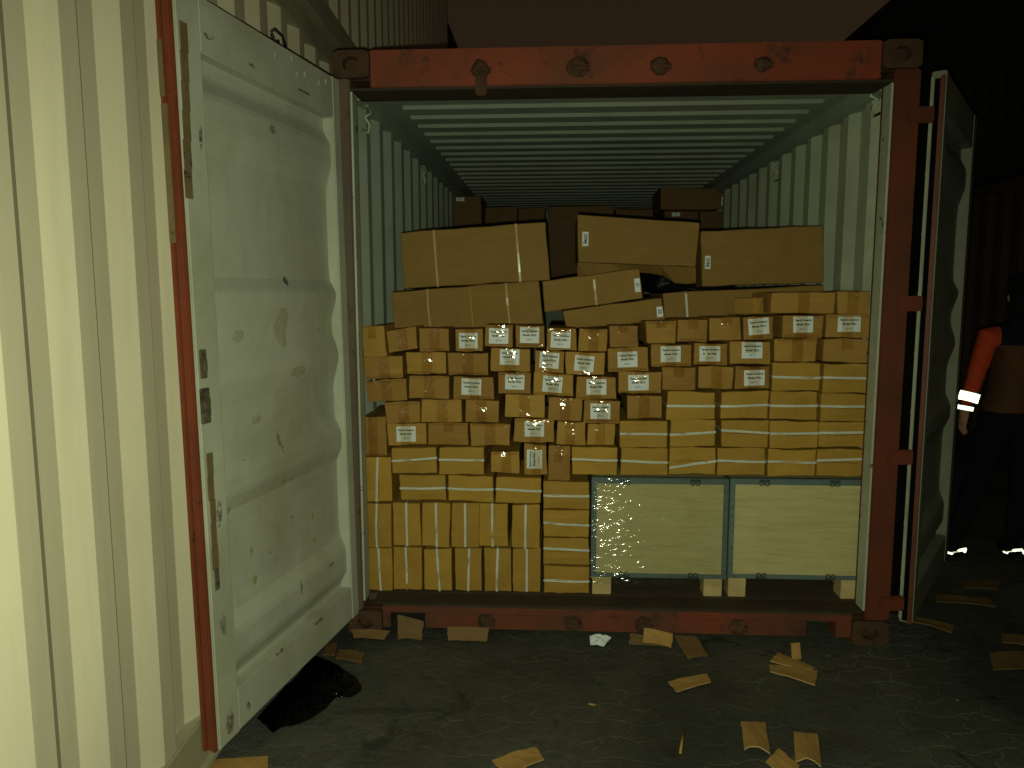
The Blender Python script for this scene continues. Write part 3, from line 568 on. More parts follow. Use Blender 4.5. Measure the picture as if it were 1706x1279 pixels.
# --- plain shells for the neighbours
def box_container(loc,rz,L,H,mat,rail,label,phase=0,side=1,group=None,detail=True):
    """long box, near long side is local +x at x=0, body towards -x ; local y along its length"""
    o=empty('shipping_container',loc,rz); tag(o,label,'container',group)
    w=MB(); pr=corr(.16,L-.16,phase,.070,.068,.072,.036)
    w.sheet(pr,lambda a,q,e:(side*(q),a,e),.20,H-.098,-.003 if side>0 else -.003); w.build('side_wall',mat,o)
    r=MB(); a,b=sorted((side*-.055,side*.006)); r.box(a,b,.165,L-.165,H-.0975,H,.006); r.build('top_rail',rail,o)
    r=MB(); a,b=sorted((side*-.05,side*.008)); r.box(a,b,.165,L-.165,.04,.1995,.006); a,b=sorted((side*.0085,side*.03)); r.box(a,b,.165,L-.165,.04,.055); r.build('bottom_rail',rail,o)
    for y0,y1 in ((0,.16),(L-.16,L)):
        p=MB(); a,b=sorted((side*-.16,side*.008)); p.box(a,b,y0,y1,.119,H-.119,.006); p.build('corner_post',rail,o)
        for z in (0,H-.118):
            p=MB(); a,b=sorted((side*-.162,side*.012)); p.box(a,b,y0,y1,z,z+.118,.008); p.build('corner_casting',rail,o)
    a,b=sorted((side*-2.43,side*-.17)); s_=MB(); s_.box(a,b,.02,L-.02,.05,H-.02); s_.build('body_shell',mat,o)
    return o
rz=R(2.4)
ax=Vector((-math.sin(rz),math.cos(rz),0))
PC=Vector((-1.412,-1.10,0))
L0=3.35
o=box_container(PC-ax*L0,rz,12.19,2.896,M['cream'],M['cream_rail'],'cream corrugated container standing close along the left of the open door',phase=L0-.41-.072)
# hook and latch on the cream wall above the grey door
h=MB(); y=L0+.98
h.tube([(.03,y-.03,2.62),(.035,y,2.64),(.035,y+.10,2.645),(.03,y+.16,2.62)],.006,6); h.tube([(.012,y+.03,2.63),(.03,y+.035,2.58),(.012,y+.03,2.50)],.008,6); h.tube([(.012,y+.11,2.63),(.03,y+.09,2.58),(.02,y+.12,2.52),(.012,y+.14,2.52)],.007,6)
h.build('lashing_hook',M['clip'],o)
h=MB(); h.box(.002,.02,L0+1.52,L0+1.55,2.45,2.62,.003); h.box(.002,.025,L0+1.56,L0+1.58,2.42,2.60,.003); h.build('door_holder',M['post_light'],o)
box_container(PC-ax*L0+Vector((0,0,2.899)),rz,12.19,2.896,M['cream'],M['cream_rail'],'upper cream container stacked on the one beside the grey door',phase=.05)
# dark stacks round the yard
g_='dark container stacks behind the open container'
box_container((-1.98,8.4,0),0,12.19,2.896,M['dark_blue'],M['dark_blue'],'lower black container far behind the cream stack on the left')
box_container((-1.98,8.4,2.899),0,12.19,2.896,M['dark_blue'],M['dark_blue'],'upper black container far behind the cream stack on the left')
box_container((3.9,-2.5,0),0,12.19,2.591,M['dark_cont'],M['dark_cont'],'dark brown container on the ground behind the person at the right',side=-1)
box_container((3.9,-2.5,2.594),0,12.19,2.591,M['dark_blue'],M['dark_blue'],'black container stacked high at the right against the night sky',side=-1)
# ---------------------------------------------------------------- cartons
def rcube(w,d,h,r,nx=4,nz=3,seam=None,jit=0,seed=0,bulge=.002,sag=.005):
    """soft-edged carton: x centred, y from 0 (front) to d, z from 0 ; seam='h' or 'v' = slit where the flaps meet"""
    rnd=random.Random(seed); b=bmesh.new()
    def ax_(L,n,mid): 
        s=[-L/2,-L/2+r*.35]+[-L/2+r+(L-2*r)*i/n for i in range(n+1)]+[L/2-r*.35,L/2]
        if mid is not None: s=[q for q in s if abs(q-mid)>.004]+[mid-.0016,mid,mid+.0016]
        return sorted(s)
    xs=ax_(w,nx,(0 if seam=='v' else None)); zs=ax_(h,nz,(0 if seam=='h' else None)); ys=ax_(d,2,None)
    vd={}
    off=[Vector((rnd.uniform(-jit,jit),rnd.uniform(-jit,jit),rnd.uniform(-jit,jit)*.6)) for _ in range(8)]
    ph=rnd.random()*50
    def vert(x,y,z):
        k=(round(x,5),round(y,5),round(z,5))
        if k in vd: return vd[k]
        p=Vector((x,y,z)); c=Vector((max(-w/2+r,min(w/2-r,x)),max(-d/2+r,min(d/2-r,y)),max(-h/2+r,min(h/2-r,z))))
        e=p-c
        if e.length>1e-9: p=c+e.normalized()*min(r,e.length) if sum(abs(q)>1e-9 for q in e)>1 else p
        fx,fy,fz=x/w+.5,y/d+.5,z/h+.5
        for i in range(8):
            wt=(fx if i&1 else 1-fx)*(fy if i&2 else 1-fy)*(fz if i&4 else 1-fz); p=p+off[i]*wt
        bl=bulge*4*(1-(2*fx-1)**2)*(1-(2*fz-1)**2)*.25*4
        if y<-d/2+1e-6: p.y+= -bl*(.3+noise.noise(Vector((x*6+ph,z*6,ph))))
        if y<-d/2+1e-6 and seam=='h' and abs(z)<1e-6 and abs(x)<w/2-.004: p.y+=.006
        if y<-d/2+1e-6 and seam=='v' and abs(x)<1e-6 and abs(z)<h/2-.004: p.y+=.006
        p.z+=sag*(noise.noise(Vector((x*9+ph,y*5,z*7)))+.6*noise.noise(Vector((x*25+ph,y*9,z*20)))); p.x+=sag*.7*noise.noise(Vector((x*9,y*5+ph,z*14)))
        p+=Vector((0,d/2,h/2)); vd[k]=b.verts.new(p); return vd[k]
    def face(A,B,f):
        for i in range(len(A)-1):
            for j in range(len(B)-1):
                try: b.faces.new((vert(*f(A[i],B[j])),vert(*f(A[i+1],B[j])),vert(*f(A[i+1],B[j+1])),vert(*f(A[i],B[j+1]))))
                except ValueError: pass
    for s in (-1,1):
        face(xs,zs,lambda a,c:(a,s*d/2,c)); face(xs,ys,lambda a,c:(a,c,s*h/2)); face(ys,zs,lambda a,c:(s*w/2,a,c))
    return b
from mathutils.bvhtree import BVHTree
def front_of(b):
    tr=BVHTree.FromBMesh(b)
    def f(x,z,eps,dflt=0.0):
        hit=tr.ray_cast(Vector((x,-.3,z)),Vector((0,1,0)))[0]
        return (hit.y if hit else dflt)-eps
    return f
txtcache={}
def text_bm(lines,sizes,gap,w):
    key=(tuple(lines),round(w,3))
    if key not in txtcache:
        allv=[]
        for i,(t,s) in enumerate(zip(lines,sizes)):
            cu=bpy.data.curves.new('print','FONT'); cu.body=t; cu.size=s; cu.align_x='CENTER'; cu.align_y='CENTER'; cu.resolution_u=2; cu.offset=.0006 if i<2 else .0002
            ob=bpy.data.objects.new('print',cu); col.objects.link(ob)
            bpy.context.view_layer.update()
            me=bpy.data.meshes.new_from_object(ob.evaluated_get(bpy.context.evaluated_depsgraph_get()))
            mx=max((abs(v.co.x) for v in me.vertices),default=.01); k=min(1,w/2/mx)
            allv.append(([(v.co.x*k,v.co.y-gap[i]) for v in me.vertices],[tuple(p.vertices) for p in me.polygons]))
            bpy.data.objects.remove(ob); bpy.data.curves.remove(cu); bpy.data.meshes.remove(me)
        txtcache[key]=allv
    return txtcache[key]
def label_part(parent,cx,cz,w,h,tilt,fy,lines,sizes,gap):
    """paper label with printed lines, lying on a face that looks along -y"""
    Mx=Matrix.Translation((cx,0,cz))@Matrix.Rotation(R(-tilt),4,'Y')
    def on(x,z,eps):
        q=Mx@Vector((x,0,z)); return (x,fy(q.x,q.z,eps),z)
    p=MB(); n=6
    rows=[[on(-w/2+w*i/n,-h/2+h*k/5,.0016) for i in range(n+1)] for k in range(6)]
    for A,B in zip(rows,rows[1:]):
        for i in range(n): p.quad([A[i],A[i+1],B[i+1],B[i]])
    e=[v for v in p.bm.faces]
    r=bmesh.ops.extrude_face_region(p.bm,geom=e); bmesh.ops.translate(p.bm,verts=[v for v in r['geom'] if isinstance(v,bmesh.types.BMVert)],vec=(0,.0008,0))
    lb=p.build('label',M['paper'],parent,Mx)
    t=MB()
    for vs_,fs in text_bm(lines,sizes,gap,w*.86):
        bv=[t.bm.verts.new(on(x,z,.0021)) for x,z in vs_]
        for f in fs:
            try: t.bm.faces.new([bv[i] for i in f])
            except ValueError: pass
    t.build('printing',M['ink'],lb)
    return lb
ORD=['first','second','third','fourth','fifth','sixth','seventh','eighth','ninth','tenth','eleventh','twelfth','thirteenth','fourteenth','fifteenth','sixteenth']
ROWN={0:'on top by the right wall',1:'in the top full row',2:'in the second row down',3:'in the third row down',4:'in the fourth row down',5:'in the fifth row down',6:'in the sixth row down',7:'in the seventh row down',8:'in the upper row of upright cartons',9:'in the bottom row on the floor',10:'in the column beside the film-wrapped crate'}
rows={}
for t in CARTONS: rows.setdefault(t[0],[]).append(t)
ci=0
for rw,lst in rows.items():
    lst=sorted(lst,key=(lambda t:-t[2]) if rw==10 else (lambda t:t[1]))
    for k,(row,cx,z0,cw,ch,tilt,kind,lab,st) in enumerate(lst):
        ci+=1; rnd=random.Random(ci*13)
        yf=.16+rnd.uniform(-.008,.008)+(.012 if kind=='T' else 0)
        seam={'T':None,'S':'h','V':'v'}[kind]
        dep=.40
        b=rcube(cw,dep,ch,.004,6,4,seam,.003,ci,.0045)
        fy=front_of(b); m_=MB(); m_.add(b)
        matc=M['card'] if kind=='T' else M['card_y']
        c=m_.build('carton',matc)
        zc=max(z0,.1515)
        c.matrix_world=Matrix.Translation((cx,yf,zc+ch/2))@Matrix.Rotation(R(-tilt),4,'Y')@Matrix.Rotation(R(rnd.uniform(-1.2,1.2)),4,'Z')@Matrix.Translation((0,0,-ch/2))
        lk={'T':'plain taped carton','S':'white-strapped carton','V':'upright white-strapped carton'}[kind]
        if lab: lk='carton with white printed label'
        if lab and lab[4]==90: lk='upright carton with sideways label'
        pos=ORD[k]+(' from top' if rw==10 else ' from left')
        if k==len(lst)-1: pos='rightmost' if rw!=10 else 'lowest'
        tag(c,'%s, %s %s'%(lk,pos,ROWN[rw]),'carton','small cartons stacked in the container')
        if kind=='T':
            tw=min(.05,cw*.35); tp=MB(); n=10; tx=rnd.uniform(-.006,.006)
            if row in(6,5) and ch>cw: tw=cw*.4
            ext=rnd.uniform(.25,.5) if rnd.random()<.4 else 1.0
            yb=-.0048
            # front strip, wrapped a little over the top edge
            zs=[ch+.0016]+[ch*(1-ext*i/n) for i in range(n+1)]
            rowsv=[]
            for i,zz in enumerate(zs):
                if i==0: rowsv.append([(tx+k2*tw/2,.03,ch+.003) for k2 in (-1,-.5,0,.5,1)]); continue
                rowsv.append([(tx+k2*tw/2,fy(tx+k2*tw/2,min(ch-.004,max(.004,zz)),.0026+.0013*rnd.random()),zz) for k2 in (-1,-.5,0,.5,1)])
            for A,B in zip(rowsv,rowsv[1:]):
                for i in range(4): tp.quad([A[i],A[i+1],B[i+1],B[i]])
            tp.build('tape',M['tape'],c)
            if rnd.random()<.55:
                e=MB(); zz=rnd.choice((0,1)); z1=ch-.016 if zz else .002
                n=5; R_=[[(xx,fy(xx,z1+dz,.0025+.0006*rnd.random()),z1+dz) for xx in [-cw/2+.008+(cw-.016)*i/n for i in range(n+1)]] for dz in (.003,.012)]
                for i in range(n): e.quad([R_[0][i],R_[0][i+1],R_[1][i+1],R_[1][i]])
                e.build('edge_tape',M['tape'],c)
        elif st:
            pos_,sl=st; sw=.0102; s_=MB(); n=6; pts=[]; fs=lambda x,z: fy(max(-cw/2+.005,min(cw/2-.005,x)),max(.005,min(ch-.005,z)),.0014)
            if kind=='S':
                for i in range(n+1):
                    x=-cw/2-.0015+(cw+.003)*i/n; pts.append((x,pos_+math.tan(R(sl))*x))
                for (xa,za),(xb,zb) in zip(pts,pts[1:]):
                    s_.quad([(xa,fs(xa,za-.004)-.0005,za-sw/2),(xb,fs(xb,zb-.004)-.0005,zb-sw/2),(xb,fs(xb,zb+.004)-.0005,zb+sw/2),(xa,fs(xa,za+.004)-.0005,za+sw/2)])
                for x,zq in (pts[0],pts[-1]): s_.quad([(x,-.003,zq-sw/2),(x,-.003,zq+sw/2),(x,dep,zq+sw/2),(x,dep,zq-sw/2)])
            else:
                for i in range(n+1):
                    z=-.001+(ch+.002)*i/n; pts.append((pos_-math.tan(R(sl))*(z-ch/2),z))
                for (xa,za),(xb,zb) in zip(pts,pts[1:]):
                    s_.quad([(xa-sw/2,fs(xa-.004,za)-.0005,za),(xa+sw/2,fs(xa+.004,za)-.0005,za),(xb+sw/2,fs(xb+.004,zb)-.0005,zb),(xb-sw/2,fs(xb-.004,zb)-.0005,zb)])
                x,zq=pts[-1]; s_.quad([(x-sw/2,-.003,zq),(x+sw/2,-.003,zq),(x+sw/2,dep,zq),(x-sw/2,dep,zq)])
            s_.build('strap',M['strap'],c)
        if lab:
            lx,lz,lw,lh,lt=lab
            if lt==90: lw,lh=lh,lw
            md=rnd.choice(('PSA2','P4B1','PW2','P5A1','PB12'))
            label_part(c,lx,lz,lw,lh,lt-(tilt if lt!=90 else 0),fy,['Tapered Connectors','Model: '+md,'QTY:1'],[.0125,.0120,.0105],[-.019,.000,.021])
# ---------------------------------------------------------------- large cartons behind
BL={'upper_left':'large plain carton tipped on top of the strapped pile at left','lower_left':'large carton with centre seam just above the left small cartons','tilted_mid':'tilted long carton with label near its right end, above the middle row','lower_mid':'low long carton sloping upward, small label at its right end','top_mid':'large carton with drooping lower flap at the top middle','top_right':'large carton nearest the right wall with small label at left edge','low_dark':'long dim carton with one pale strap under the right-hand large carton','back1':'dim carton with a tiny label far back by the left wall','back2':'nearly black carton far back, right of the dim labelled one','back3':'nearly black carton far back, left of the tall dark one','back4':'tall dark carton far back behind the gap between large cartons','back5':'dark carton far back just behind the drooping-flap carton','back6':'long reddish-brown carton on top of the pile far back at right','back7':'dim labelled carton beneath the long reddish-brown one','back8':'dim carton beneath the right end of the long reddish-brown one'}
for i,(note,Y,dep,q,straps,lab,seam) in enumerate(BIG):
    q=[Vector((a,0,b)) for a,b in q]   # TL TR BR BL
    w=((q[1]-q[0]).length+(q[2]-q[3]).length)/2; h=((q[3]-q[0]).length+(q[2]-q[1]).length)/2
    ang=math.atan2((q[1]-q[0]).z+(q[2]-q[3]).z,(q[1]-q[0]).x+(q[2]-q[3]).x)
    bc=(q[2]+q[3])/2
    b=rcube(w,dep,h,.006,8,6,None,.004,100+i,.006)
    # bend the box to the four measured corners
    for v in b.verts:
        fx=v.co.x/w+.5; fz=v.co.z/h
        p=(q[3]*(1-fx)+q[2]*fx)*(1-fz)+(q[0]*(1-fx)+q[1]*fx)*fz
        v.co=Vector((p.x-bc.x,v.co.y,p.z-bc.z))
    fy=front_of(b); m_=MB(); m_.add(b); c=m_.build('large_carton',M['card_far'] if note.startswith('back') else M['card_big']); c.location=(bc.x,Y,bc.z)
    tag(c,BL[note],'carton','large cartons piled behind the small ones')
    def at(fx,fz,y):
        p=(q[3]*(1-fx)+q[2]*fx)*(1-fz)+(q[0]*(1-fx)+q[1]*fx)*fz; x_,z_=p.x-bc.x,p.z-bc.z
        return Vector((x_,fy(x_*.99,z_*.97+.004,.0015) if y<-.005 else y,z_))
    for f in straps:
        s_=MB(); k=.010/w/2
        for j in range(6):
            z0,z1=j/6,(j+1)/6; s_.quad([at(f-k,z0,-.010),at(f+k,z0,-.010),at(f+k,z1,-.010),at(f-k,z1,-.010)])
        s_.build('strap',M['strap'] if note=='low_dark' else M['strap_clear'],c)
    if seam:
        s_=MB(); s_.quad([at(seam,.01,-.0085),at(seam+.006,.01,-.0085),at(seam+.006,.99,-.0085),at(seam,.99,-.0085)]); s_.build('flap_seam',M['card'],c)
    if lab:
        lx,lz,lw,lh,txt,tl=lab
        if lh>lw: label_part(c,lx-bc.x,lz-bc.z,lh,lw,-90+tl,fy,[txt],[lw*.75],[0])
        else: label_part(c,lx-bc.x,lz-bc.z,lw,lh,0,fy,[txt],[lh*.7],[0])
    if note=='top_mid':   # open lower flaps hanging down
        s_=MB(); n=10
        A=[at(i/n,0,-.002) for i in range(n+1)]
        B=[a+Vector((.008*math.sin(i),-.05+.02*math.sin(i*.7),-.075-.012*math.sin(i*.9)+(.025 if 3<i<8 else 0))) for i,a in enumerate(A)]
        for i in range(n): s_.quad([A[i],A[i+1],B[i+1],B[i]])
        r=bmesh.ops.extrude_face_region(s_.bm,geom=s_.bm.faces[:]); bmesh.ops.translate(s_.bm,verts=[v for v in r['geom'] if isinstance(v,bmesh.types.BMVert)],vec=(0,.005,0))
        s_.build('flap',M['card_big'],c)
# small box end beside the dim long carton
b=rcube(.05,.13,.072,.003,2,2,None,.002,77,.002); m_=MB(); m_.add(b); c=m_.build('carton',M['card']); c.location=(.652,.20,1.470); c.rotation_euler=(0,0,R(30))
tag(c,'little carton turned at an angle left of the topmost right-hand pair','carton','small cartons stacked in the container')
# black wrapped bundle between the large cartons
b=rcube(.42,.5,.15,.02,8,4,None,.012,55,.02); m_=MB(); m_.add(b)
c=m_.build('wrapped_bundle',M['black_wrap']); c.location=(.47,.80,1.545); c.rotation_euler=(0,R(10),R(8)); tag(c,'black plastic-wrapped bundle in the gap under the drooping-flap carton','bundle')
s_=MB(); s_.tube([(-.15,-.012,.10),(0,-.022,.095),(.15,-.012,.085)],.002,5); s_.tube([(-.14,-.012,.04),(0,-.022,.035),(.13,-.012,.03)],.002,5); s_.build('cord',M['clip'],c)
# ---------------------------------------------------------------- plywood crates
def crate(x0,x1,z0,z1,y,dep,label,wrapped,feet):
    o=empty('plywood_crate',((x0+x1)/2,y,.15)); tag(o,label,'crate'); o['group']='plywood crates on wooden feet'
    T=Matrix.Translation((-(x0+x1)/2,-y,-.15))
    p=MB(); p.box(x0+.006,x1-.006,y+.006,y+dep-.006,z0+.006,z1-.006); p.bm.transform(T); p.build('plywood_box',M['ply'],o)
    e=MB(); t=.0015; w_=.026; wl=.022
    # L-profiles round the front edges, butted
    e.box(x0,x1,y-t,y+.004,z1-w_,z1); e.box(x0,x1,y-t,y+.004,z0,z0+w_*.75)
    e.box(x0,x0+wl,y-t,y+.004,z0+w_*.75,z1-w_); e.box(x1-wl,x1,y-t,y+.004,z0+w_*.75,z1-w_)
    e.box(x0-t,x0+.003,y+.0045,y+w_,z0,z1); e.box(x1-.003,x1+t,y+.0045,y+w_,z0,z1); e.box(x0+.004,x1-.004,y+.0045,y+w_,z1-.005,z1+t)
    e.box(x0-t,x0+.003,y+w_+.001,y+dep,z1-w_,z1); e.box(x1-.003,x1+t,y+w_+.001,y+dep,z1-w_,z1)
    e.bm.transform(T); e.build('steel_edge',M['steel'],o)
    rv=MB()
    for k in range(11):
        zz=z0+.05+k*(z1-z0-.09)/10
        for xx in (x0+wl/2,x1-wl/2): rv.box(xx-.0025,xx+.0025,y-.004,y-t-.0002,zz-.0025,zz+.0025)
    rv.bm.transform(T); rv.build('rivets',M['gasket'],o)
    L_=x1-x0
    for fx in (.245,.755):
        for zc,sg in ((z1-.014,-1),(z0+.012,1)):
            c_=MB(); xc=x0+L_*fx
            for dx in (-.012,.012):
                c_.tube([(xc+dx+.010*math.cos(a),y-.006,zc+sg*.006+.010*math.sin(a)) for a in [i*math.pi/4 for i in range(9)]],.0028,6)
            c_.box(xc-.024,xc+.024,y-.005,y-t-.0003,zc-.004-sg*.008,zc+.004-sg*.008); c_.bm.transform(T); c_.build('clip',M['clip'],o)
    for a,b in feet:
        f=MB(); f.box(a,b,y+.008,y+.10,.1515,.195,.002); f.box(a,b,y+.006,y+dep-.01,.1955,z0-.001,.002); f.bm.transform(T); f.build('foot',M['block'],o)
    if wrapped:
        # crinkled film: many small facets, most restless near the left edge and the bottom
        s_=MB(); n=46; k=120; rnd=random.Random(3); g=[]
        for jj in range(k+1):
            row=[]
            for ii in range(n+1):
                fx,fz=ii/n,jj/k
                am=.0005+.0009*math.exp(-fx*8)*(.6+.8*abs(noise.noise(Vector((3,fz*5,1)))))+.0009*math.exp(-fz*4)*math.exp(-fx*4)
                row.append((x0-.004+(x1-x0+.008)*fx,y-.0115-am*rnd.uniform(-1,1)-.003*noise.noise(Vector((fx*6,fz*30,3))),z0-.03+(z1-z0+.035)*fz+(.012*noise.noise(Vector((ii*.3,2,1))) if jj==0 else 0)))
            g.append(row)
        for jj in range(k):
            for ii in range(n): s_.quad([g[jj][ii],g[jj][ii+1],g[jj+1][ii+1],g[jj+1][ii]])
        for jj in range(k): s_.quad([(x0-.005,y+.25,g[jj][0][2]),g[jj][0],g[jj+1][0],(x0-.005,y+.25,g[jj+1][0][2])])
        s_.bm.transform(T); s_.build('stretch_film',M['wrap'],o)
crate(-.094,.532,.240,.716,.15,.62,'plywood crate wrapped in glinting clear film, left of the pair',True,((-.088,.0),(.432,.516)))
crate(.540,1.160,.245,.718,.152,.62,'unwrapped plywood crate with grey steel edges by the right post',False,((.546,.626),(1.062,1.150)))
# ---------------------------------------------------------------- rubbish on the ground
FLN=['cardboard flap lying alone below the middle of the sill','lower cardboard flap of the stuck-together pair on the right','upper cardboard flap of the stuck-together pair on the right','cardboard flap with a curled lower edge near the bottom of the picture','cardboard flap curled at the lower right, beside the one cut by the frame','cardboard flap pointing up between two curled ones at the bottom','cardboard flap at the bottom centre, cut by the picture edge','cardboard flap at the foot of the red door edge','yellowish cardboard scrap leaning against the sill','narrow cardboard strip in front of the leaning yellowish scrap','dim slanting cardboard flap right of the leaning scrap','low cardboard strip under the left half of the sill','cardboard flap stuck in the left fork pocket of the sill','cardboard scrap at the far right edge of the picture','long dim cardboard strip under the folded-back right door','dark cardboard scrap below the shoes of the person','dark cardboard strip between the right door and the shoes','small torn scrap at the lower edge of the grey door','torn brown scrap beside the black plastic sheet','flat brown scrap under the left corner of the container','faint cardboard scrap at the right edge above the bright one']
order=[0,1,2,3,4,5,6,7,8,9,10,11,-1,12,13,14,15,16,17,18,19]
FLABEL=FLN[:12]+[FLN[12]]+FLN[13:]
for i,q in enumerate(FLAPS):
    q=[Vector(p) for p in q]
    for j in (2,3):
        if q[j].z>.0045: q[j].y-=.012+q[j].z*.6; q[j].z=.004
    if i==8: q=[Vector(p) for p in ((.135,-.03,.072),(.262,-.045,.050),(.250,-.085,.010),(.128,-.075,.026))]
    c0=sum(q,Vector())/4; rnd=random.Random(i+40); n=8; k=4
    curl=.02 if i in(3,4) else rnd.uniform(.002,.010)
    m_=MB(); g=[]
    hl=rnd.uniform(.35,.6)
    for a in range(n+1):
        row=[]
        for b in range(k+1):
            u,v=a/n,b/k
            p=(q[0]*(1-u)+q[1]*u)*(1-v)+(q[3]*(1-u)+q[2]*u)*v-c0
            edge=curl*math.sin(math.pi*u)*(v if i in(3,4) else abs(v-hl)*1.2)
            p=p+Vector((.006*noise.noise(Vector((u*3,v*3,i))),.006*noise.noise(Vector((u*3+9,v*3,i))),edge+.003*abs(noise.noise(Vector((u*4,v*4,i+.5))))))
            row.append(p)
        g.append(row)
    for a in range(n):
        for b in range(k): m_.quad([g[a][b],g[a+1][b],g[a+1][b+1],g[a][b+1]])
    bmesh.ops.remove_doubles(m_.bm,verts=m_.bm.verts[:],dist=1e-5)
    top=m_.bm.faces[:]
    r=bmesh.ops.extrude_face_region(m_.bm,geom=top); bmesh.ops.translate(m_.bm,verts=[v for v in r['geom'] if isinstance(v,bmesh.types.BMVert)],vec=(0,0,.0042))
    dirty_dim=i in (9,10,11,12,13,14,15,16,17,18,19,20)
    o=m_.build('cardboard_scrap',[M['card_dirty_dim'],M['card_dirty_dim']] if dirty_dim else [M['card_flap'],M['card_edge']]); o.location=c0
    for f in o.data.polygons:
        if abs(f.normal.z)<.35 and c0.z<.03: f.material_index=1
    tag(o,FLABEL[i],'cardboard','cardboard scraps lying on the ground')
# scrap standing on the pair of flaps
m_=MB(); b=rcube(.035,.012,.07,.003,2,2,None,.004,5,.002); m_.add(b); o=m_.build('cardboard_scrap',M['card_flap']); o.location=(.775,-.16,.006); o.rotation_euler=(R(-20),0,R(10))
tag(o,'tiny upright scrap behind the stuck-together pair of flaps','cardboard','cardboard scraps lying on the ground')
for nm,pts,lb,cat,mt in (('wood_sliver',[(.20,-.72,.006),(.165,-.86,.006)],'thin pale wood sliver on the dark paving','sliver','card_flap'),('wood_sliver',[(-.135,-.56,.005),(-.108,-.567,.005)],'tiny orange splinter below the middle of the sill','sliver','card_flap')):
    m_=MB(); m_.tube(pts,.0045,5); tag(m_.build(nm,M[mt]),lb,cat)
# crumpled paper
m_=MB(); rnd=random.Random(9); pp=[Vector((x,min(y,-.035)-.0,0)) for x,y in PAPER]
pp=[Vector((-.108,-.03,.03)),Vector((-.06,-.03,.042)),Vector((-.01,-.035,.03)),Vector((-.045,-.075,.006)),Vector((-.105,-.065,.006))]
c0=sum(pp,Vector())/5; ring=[]
for k,s in enumerate((1,.66,.33)):
    rr=[]
    for i in range(20):
        a,b=pp[i*5//20],pp[(i*5//20+1)%5]; p=a.lerp(b,(i*5/20)%1)
        p=c0+(p-c0)*s; p.z+=.014*noise.noise(p*60)*(.4 if k==0 else 1)+.012*(1-s); p.z=max(p.z,.004); rr.append(m_.bm.verts.new(p-c0))
    ring.append(rr)
for A,B in zip(ring,ring[1:]):
    for i in range(20): m_.bm.faces.new((A[i],A[(i+1)%20],B[(i+1)%20],B[i]))
m_.bm.faces.new(ring[-1])
r=bmesh.ops.extrude_face_region(m_.bm,geom=m_.bm.faces[:]); bmesh.ops.translate(m_.bm,verts=[v for v in r['geom'] if isinstance(v,bmesh.types.BMVert)],vec=(0,0,.001))
o=m_.build('paper_scrap',M['paper']); o.location=c0; tag(o,'crumpled white paper against the bottom of the red sill','paper')
# black plastic sheet
m_=MB(); pl=[Vector((x,y,0)) for x,y in PLASTIC]; c0=sum(pl,Vector())/len(pl); nb=96; rings=[]; nr=14
def along(t):
    t*=len(pl); i=int(t)%len(pl); return pl[i].lerp(pl[(i+1)%len(pl)],t-int(t))
for k in range(nr):
    s=1-k/nr; rr=[]
    for i in range(nb):
        p=c0+(along(i/nb)-c0)*s
        p.x+=.010*noise.noise(Vector((i*.5,k,2)))*s; p.y+=.010*noise.noise(Vector((i*.5,k,7)))*s
        hgt=.004+(1-s**3)*(.008+.012*noise.noise(p*9)+.010*noise.noise(p*24)+.010*noise.noise(p*62))
        p.z=max(.003,hgt); rr.append(m_.bm.verts.new(p-Vector((c0.x,c0.y,0))))
    rings.append(rr)
for A,B in zip(rings,rings[1:]):
    for i in range(nb): m_.bm.faces.new((A[i],A[(i+1)%nb],B[(i+1)%nb],B[i]))
m_.bm.faces.new(rings[-1])
r=bmesh.ops.extrude_face_region(m_.bm,geom=m_.bm.faces[:]); bmesh.ops.translate(m_.bm,verts=[v for v in r['geom'] if isinstance(v,bmesh.types.BMVert)],vec=(0,0,.0012))
o=m_.build('plastic_sheet',M['black_film']); o.location=(c0.x,c0.y,0); tag(o,'crumpled shiny black plastic sheet on the paving under the grey door','plastic sheet')
# ---------------------------------------------------------------- person at the right
def skin_mesh(verts,edges,radii,root,sub=2):
    me=bpy.data.meshes.new('person'); me.from_pydata(verts,edges,[]); ob=bpy.data.objects.new('person',me); col.objects.link(ob)
    md=ob.modifiers.new('skin','SKIN'); md.use_smooth_shade=True
    sv=me.skin_vertices[0].data
    for v,r in zip(sv,radii): v.radius=(r,r) if not isinstance(r,tuple) else r
    sv[root].use_root=True
    sb=ob.modifiers.new('sub','SUBSURF'); sb.levels=sub; sb.render_levels=sub
    bpy.context.view_layer.update()
    res=bpy.data.meshes.new_from_object(ob.evaluated_get(bpy.context.evaluated_depsgraph_get())); bpy.data.objects.remove(ob); bpy.data.meshes.remove(me); return res
px,py=2.245,1.17
J=[];E=[];RR=[]
def j(p,r,par=None):
    J.append(p);RR.append(r)
    if par is not None: E.append((par,len(J)-1))
    return len(J)-1
pel=j((.09,0,.86),(.155,.115)); sp1=j((.10,0,1.0),(.15,.11),pel); ch=j((.11,.01,1.18),(.165,.12),sp1); up_=j((.115,.0,1.30),(.12,.085),ch)
nk=j((.12,.0,1.385),.055,up_); nk2=j((.125,-.005,1.44),.052,nk); hd1=j((.13,-.012,1.50),(.07,.085),nk2); hd2=j((.13,-.005,1.57),(.074,.092),hd1); hd3=j((.13,0,1.625),(.055,.07),hd2)
for s,sx_,el,wr in ((-1,-.055,(-.105,-.02,1.12),(-.165,-.03,.915)),(1,.275,(.34,.02,1.10),(.37,-.05,.89))):
    sh=j((sx_,0,1.305),.068,up_); e_=j(el,.050,sh); mid=j(tuple((a+b)/2 for a,b in zip(el,wr)),.045,e_); w_=j(wr,.036,mid)
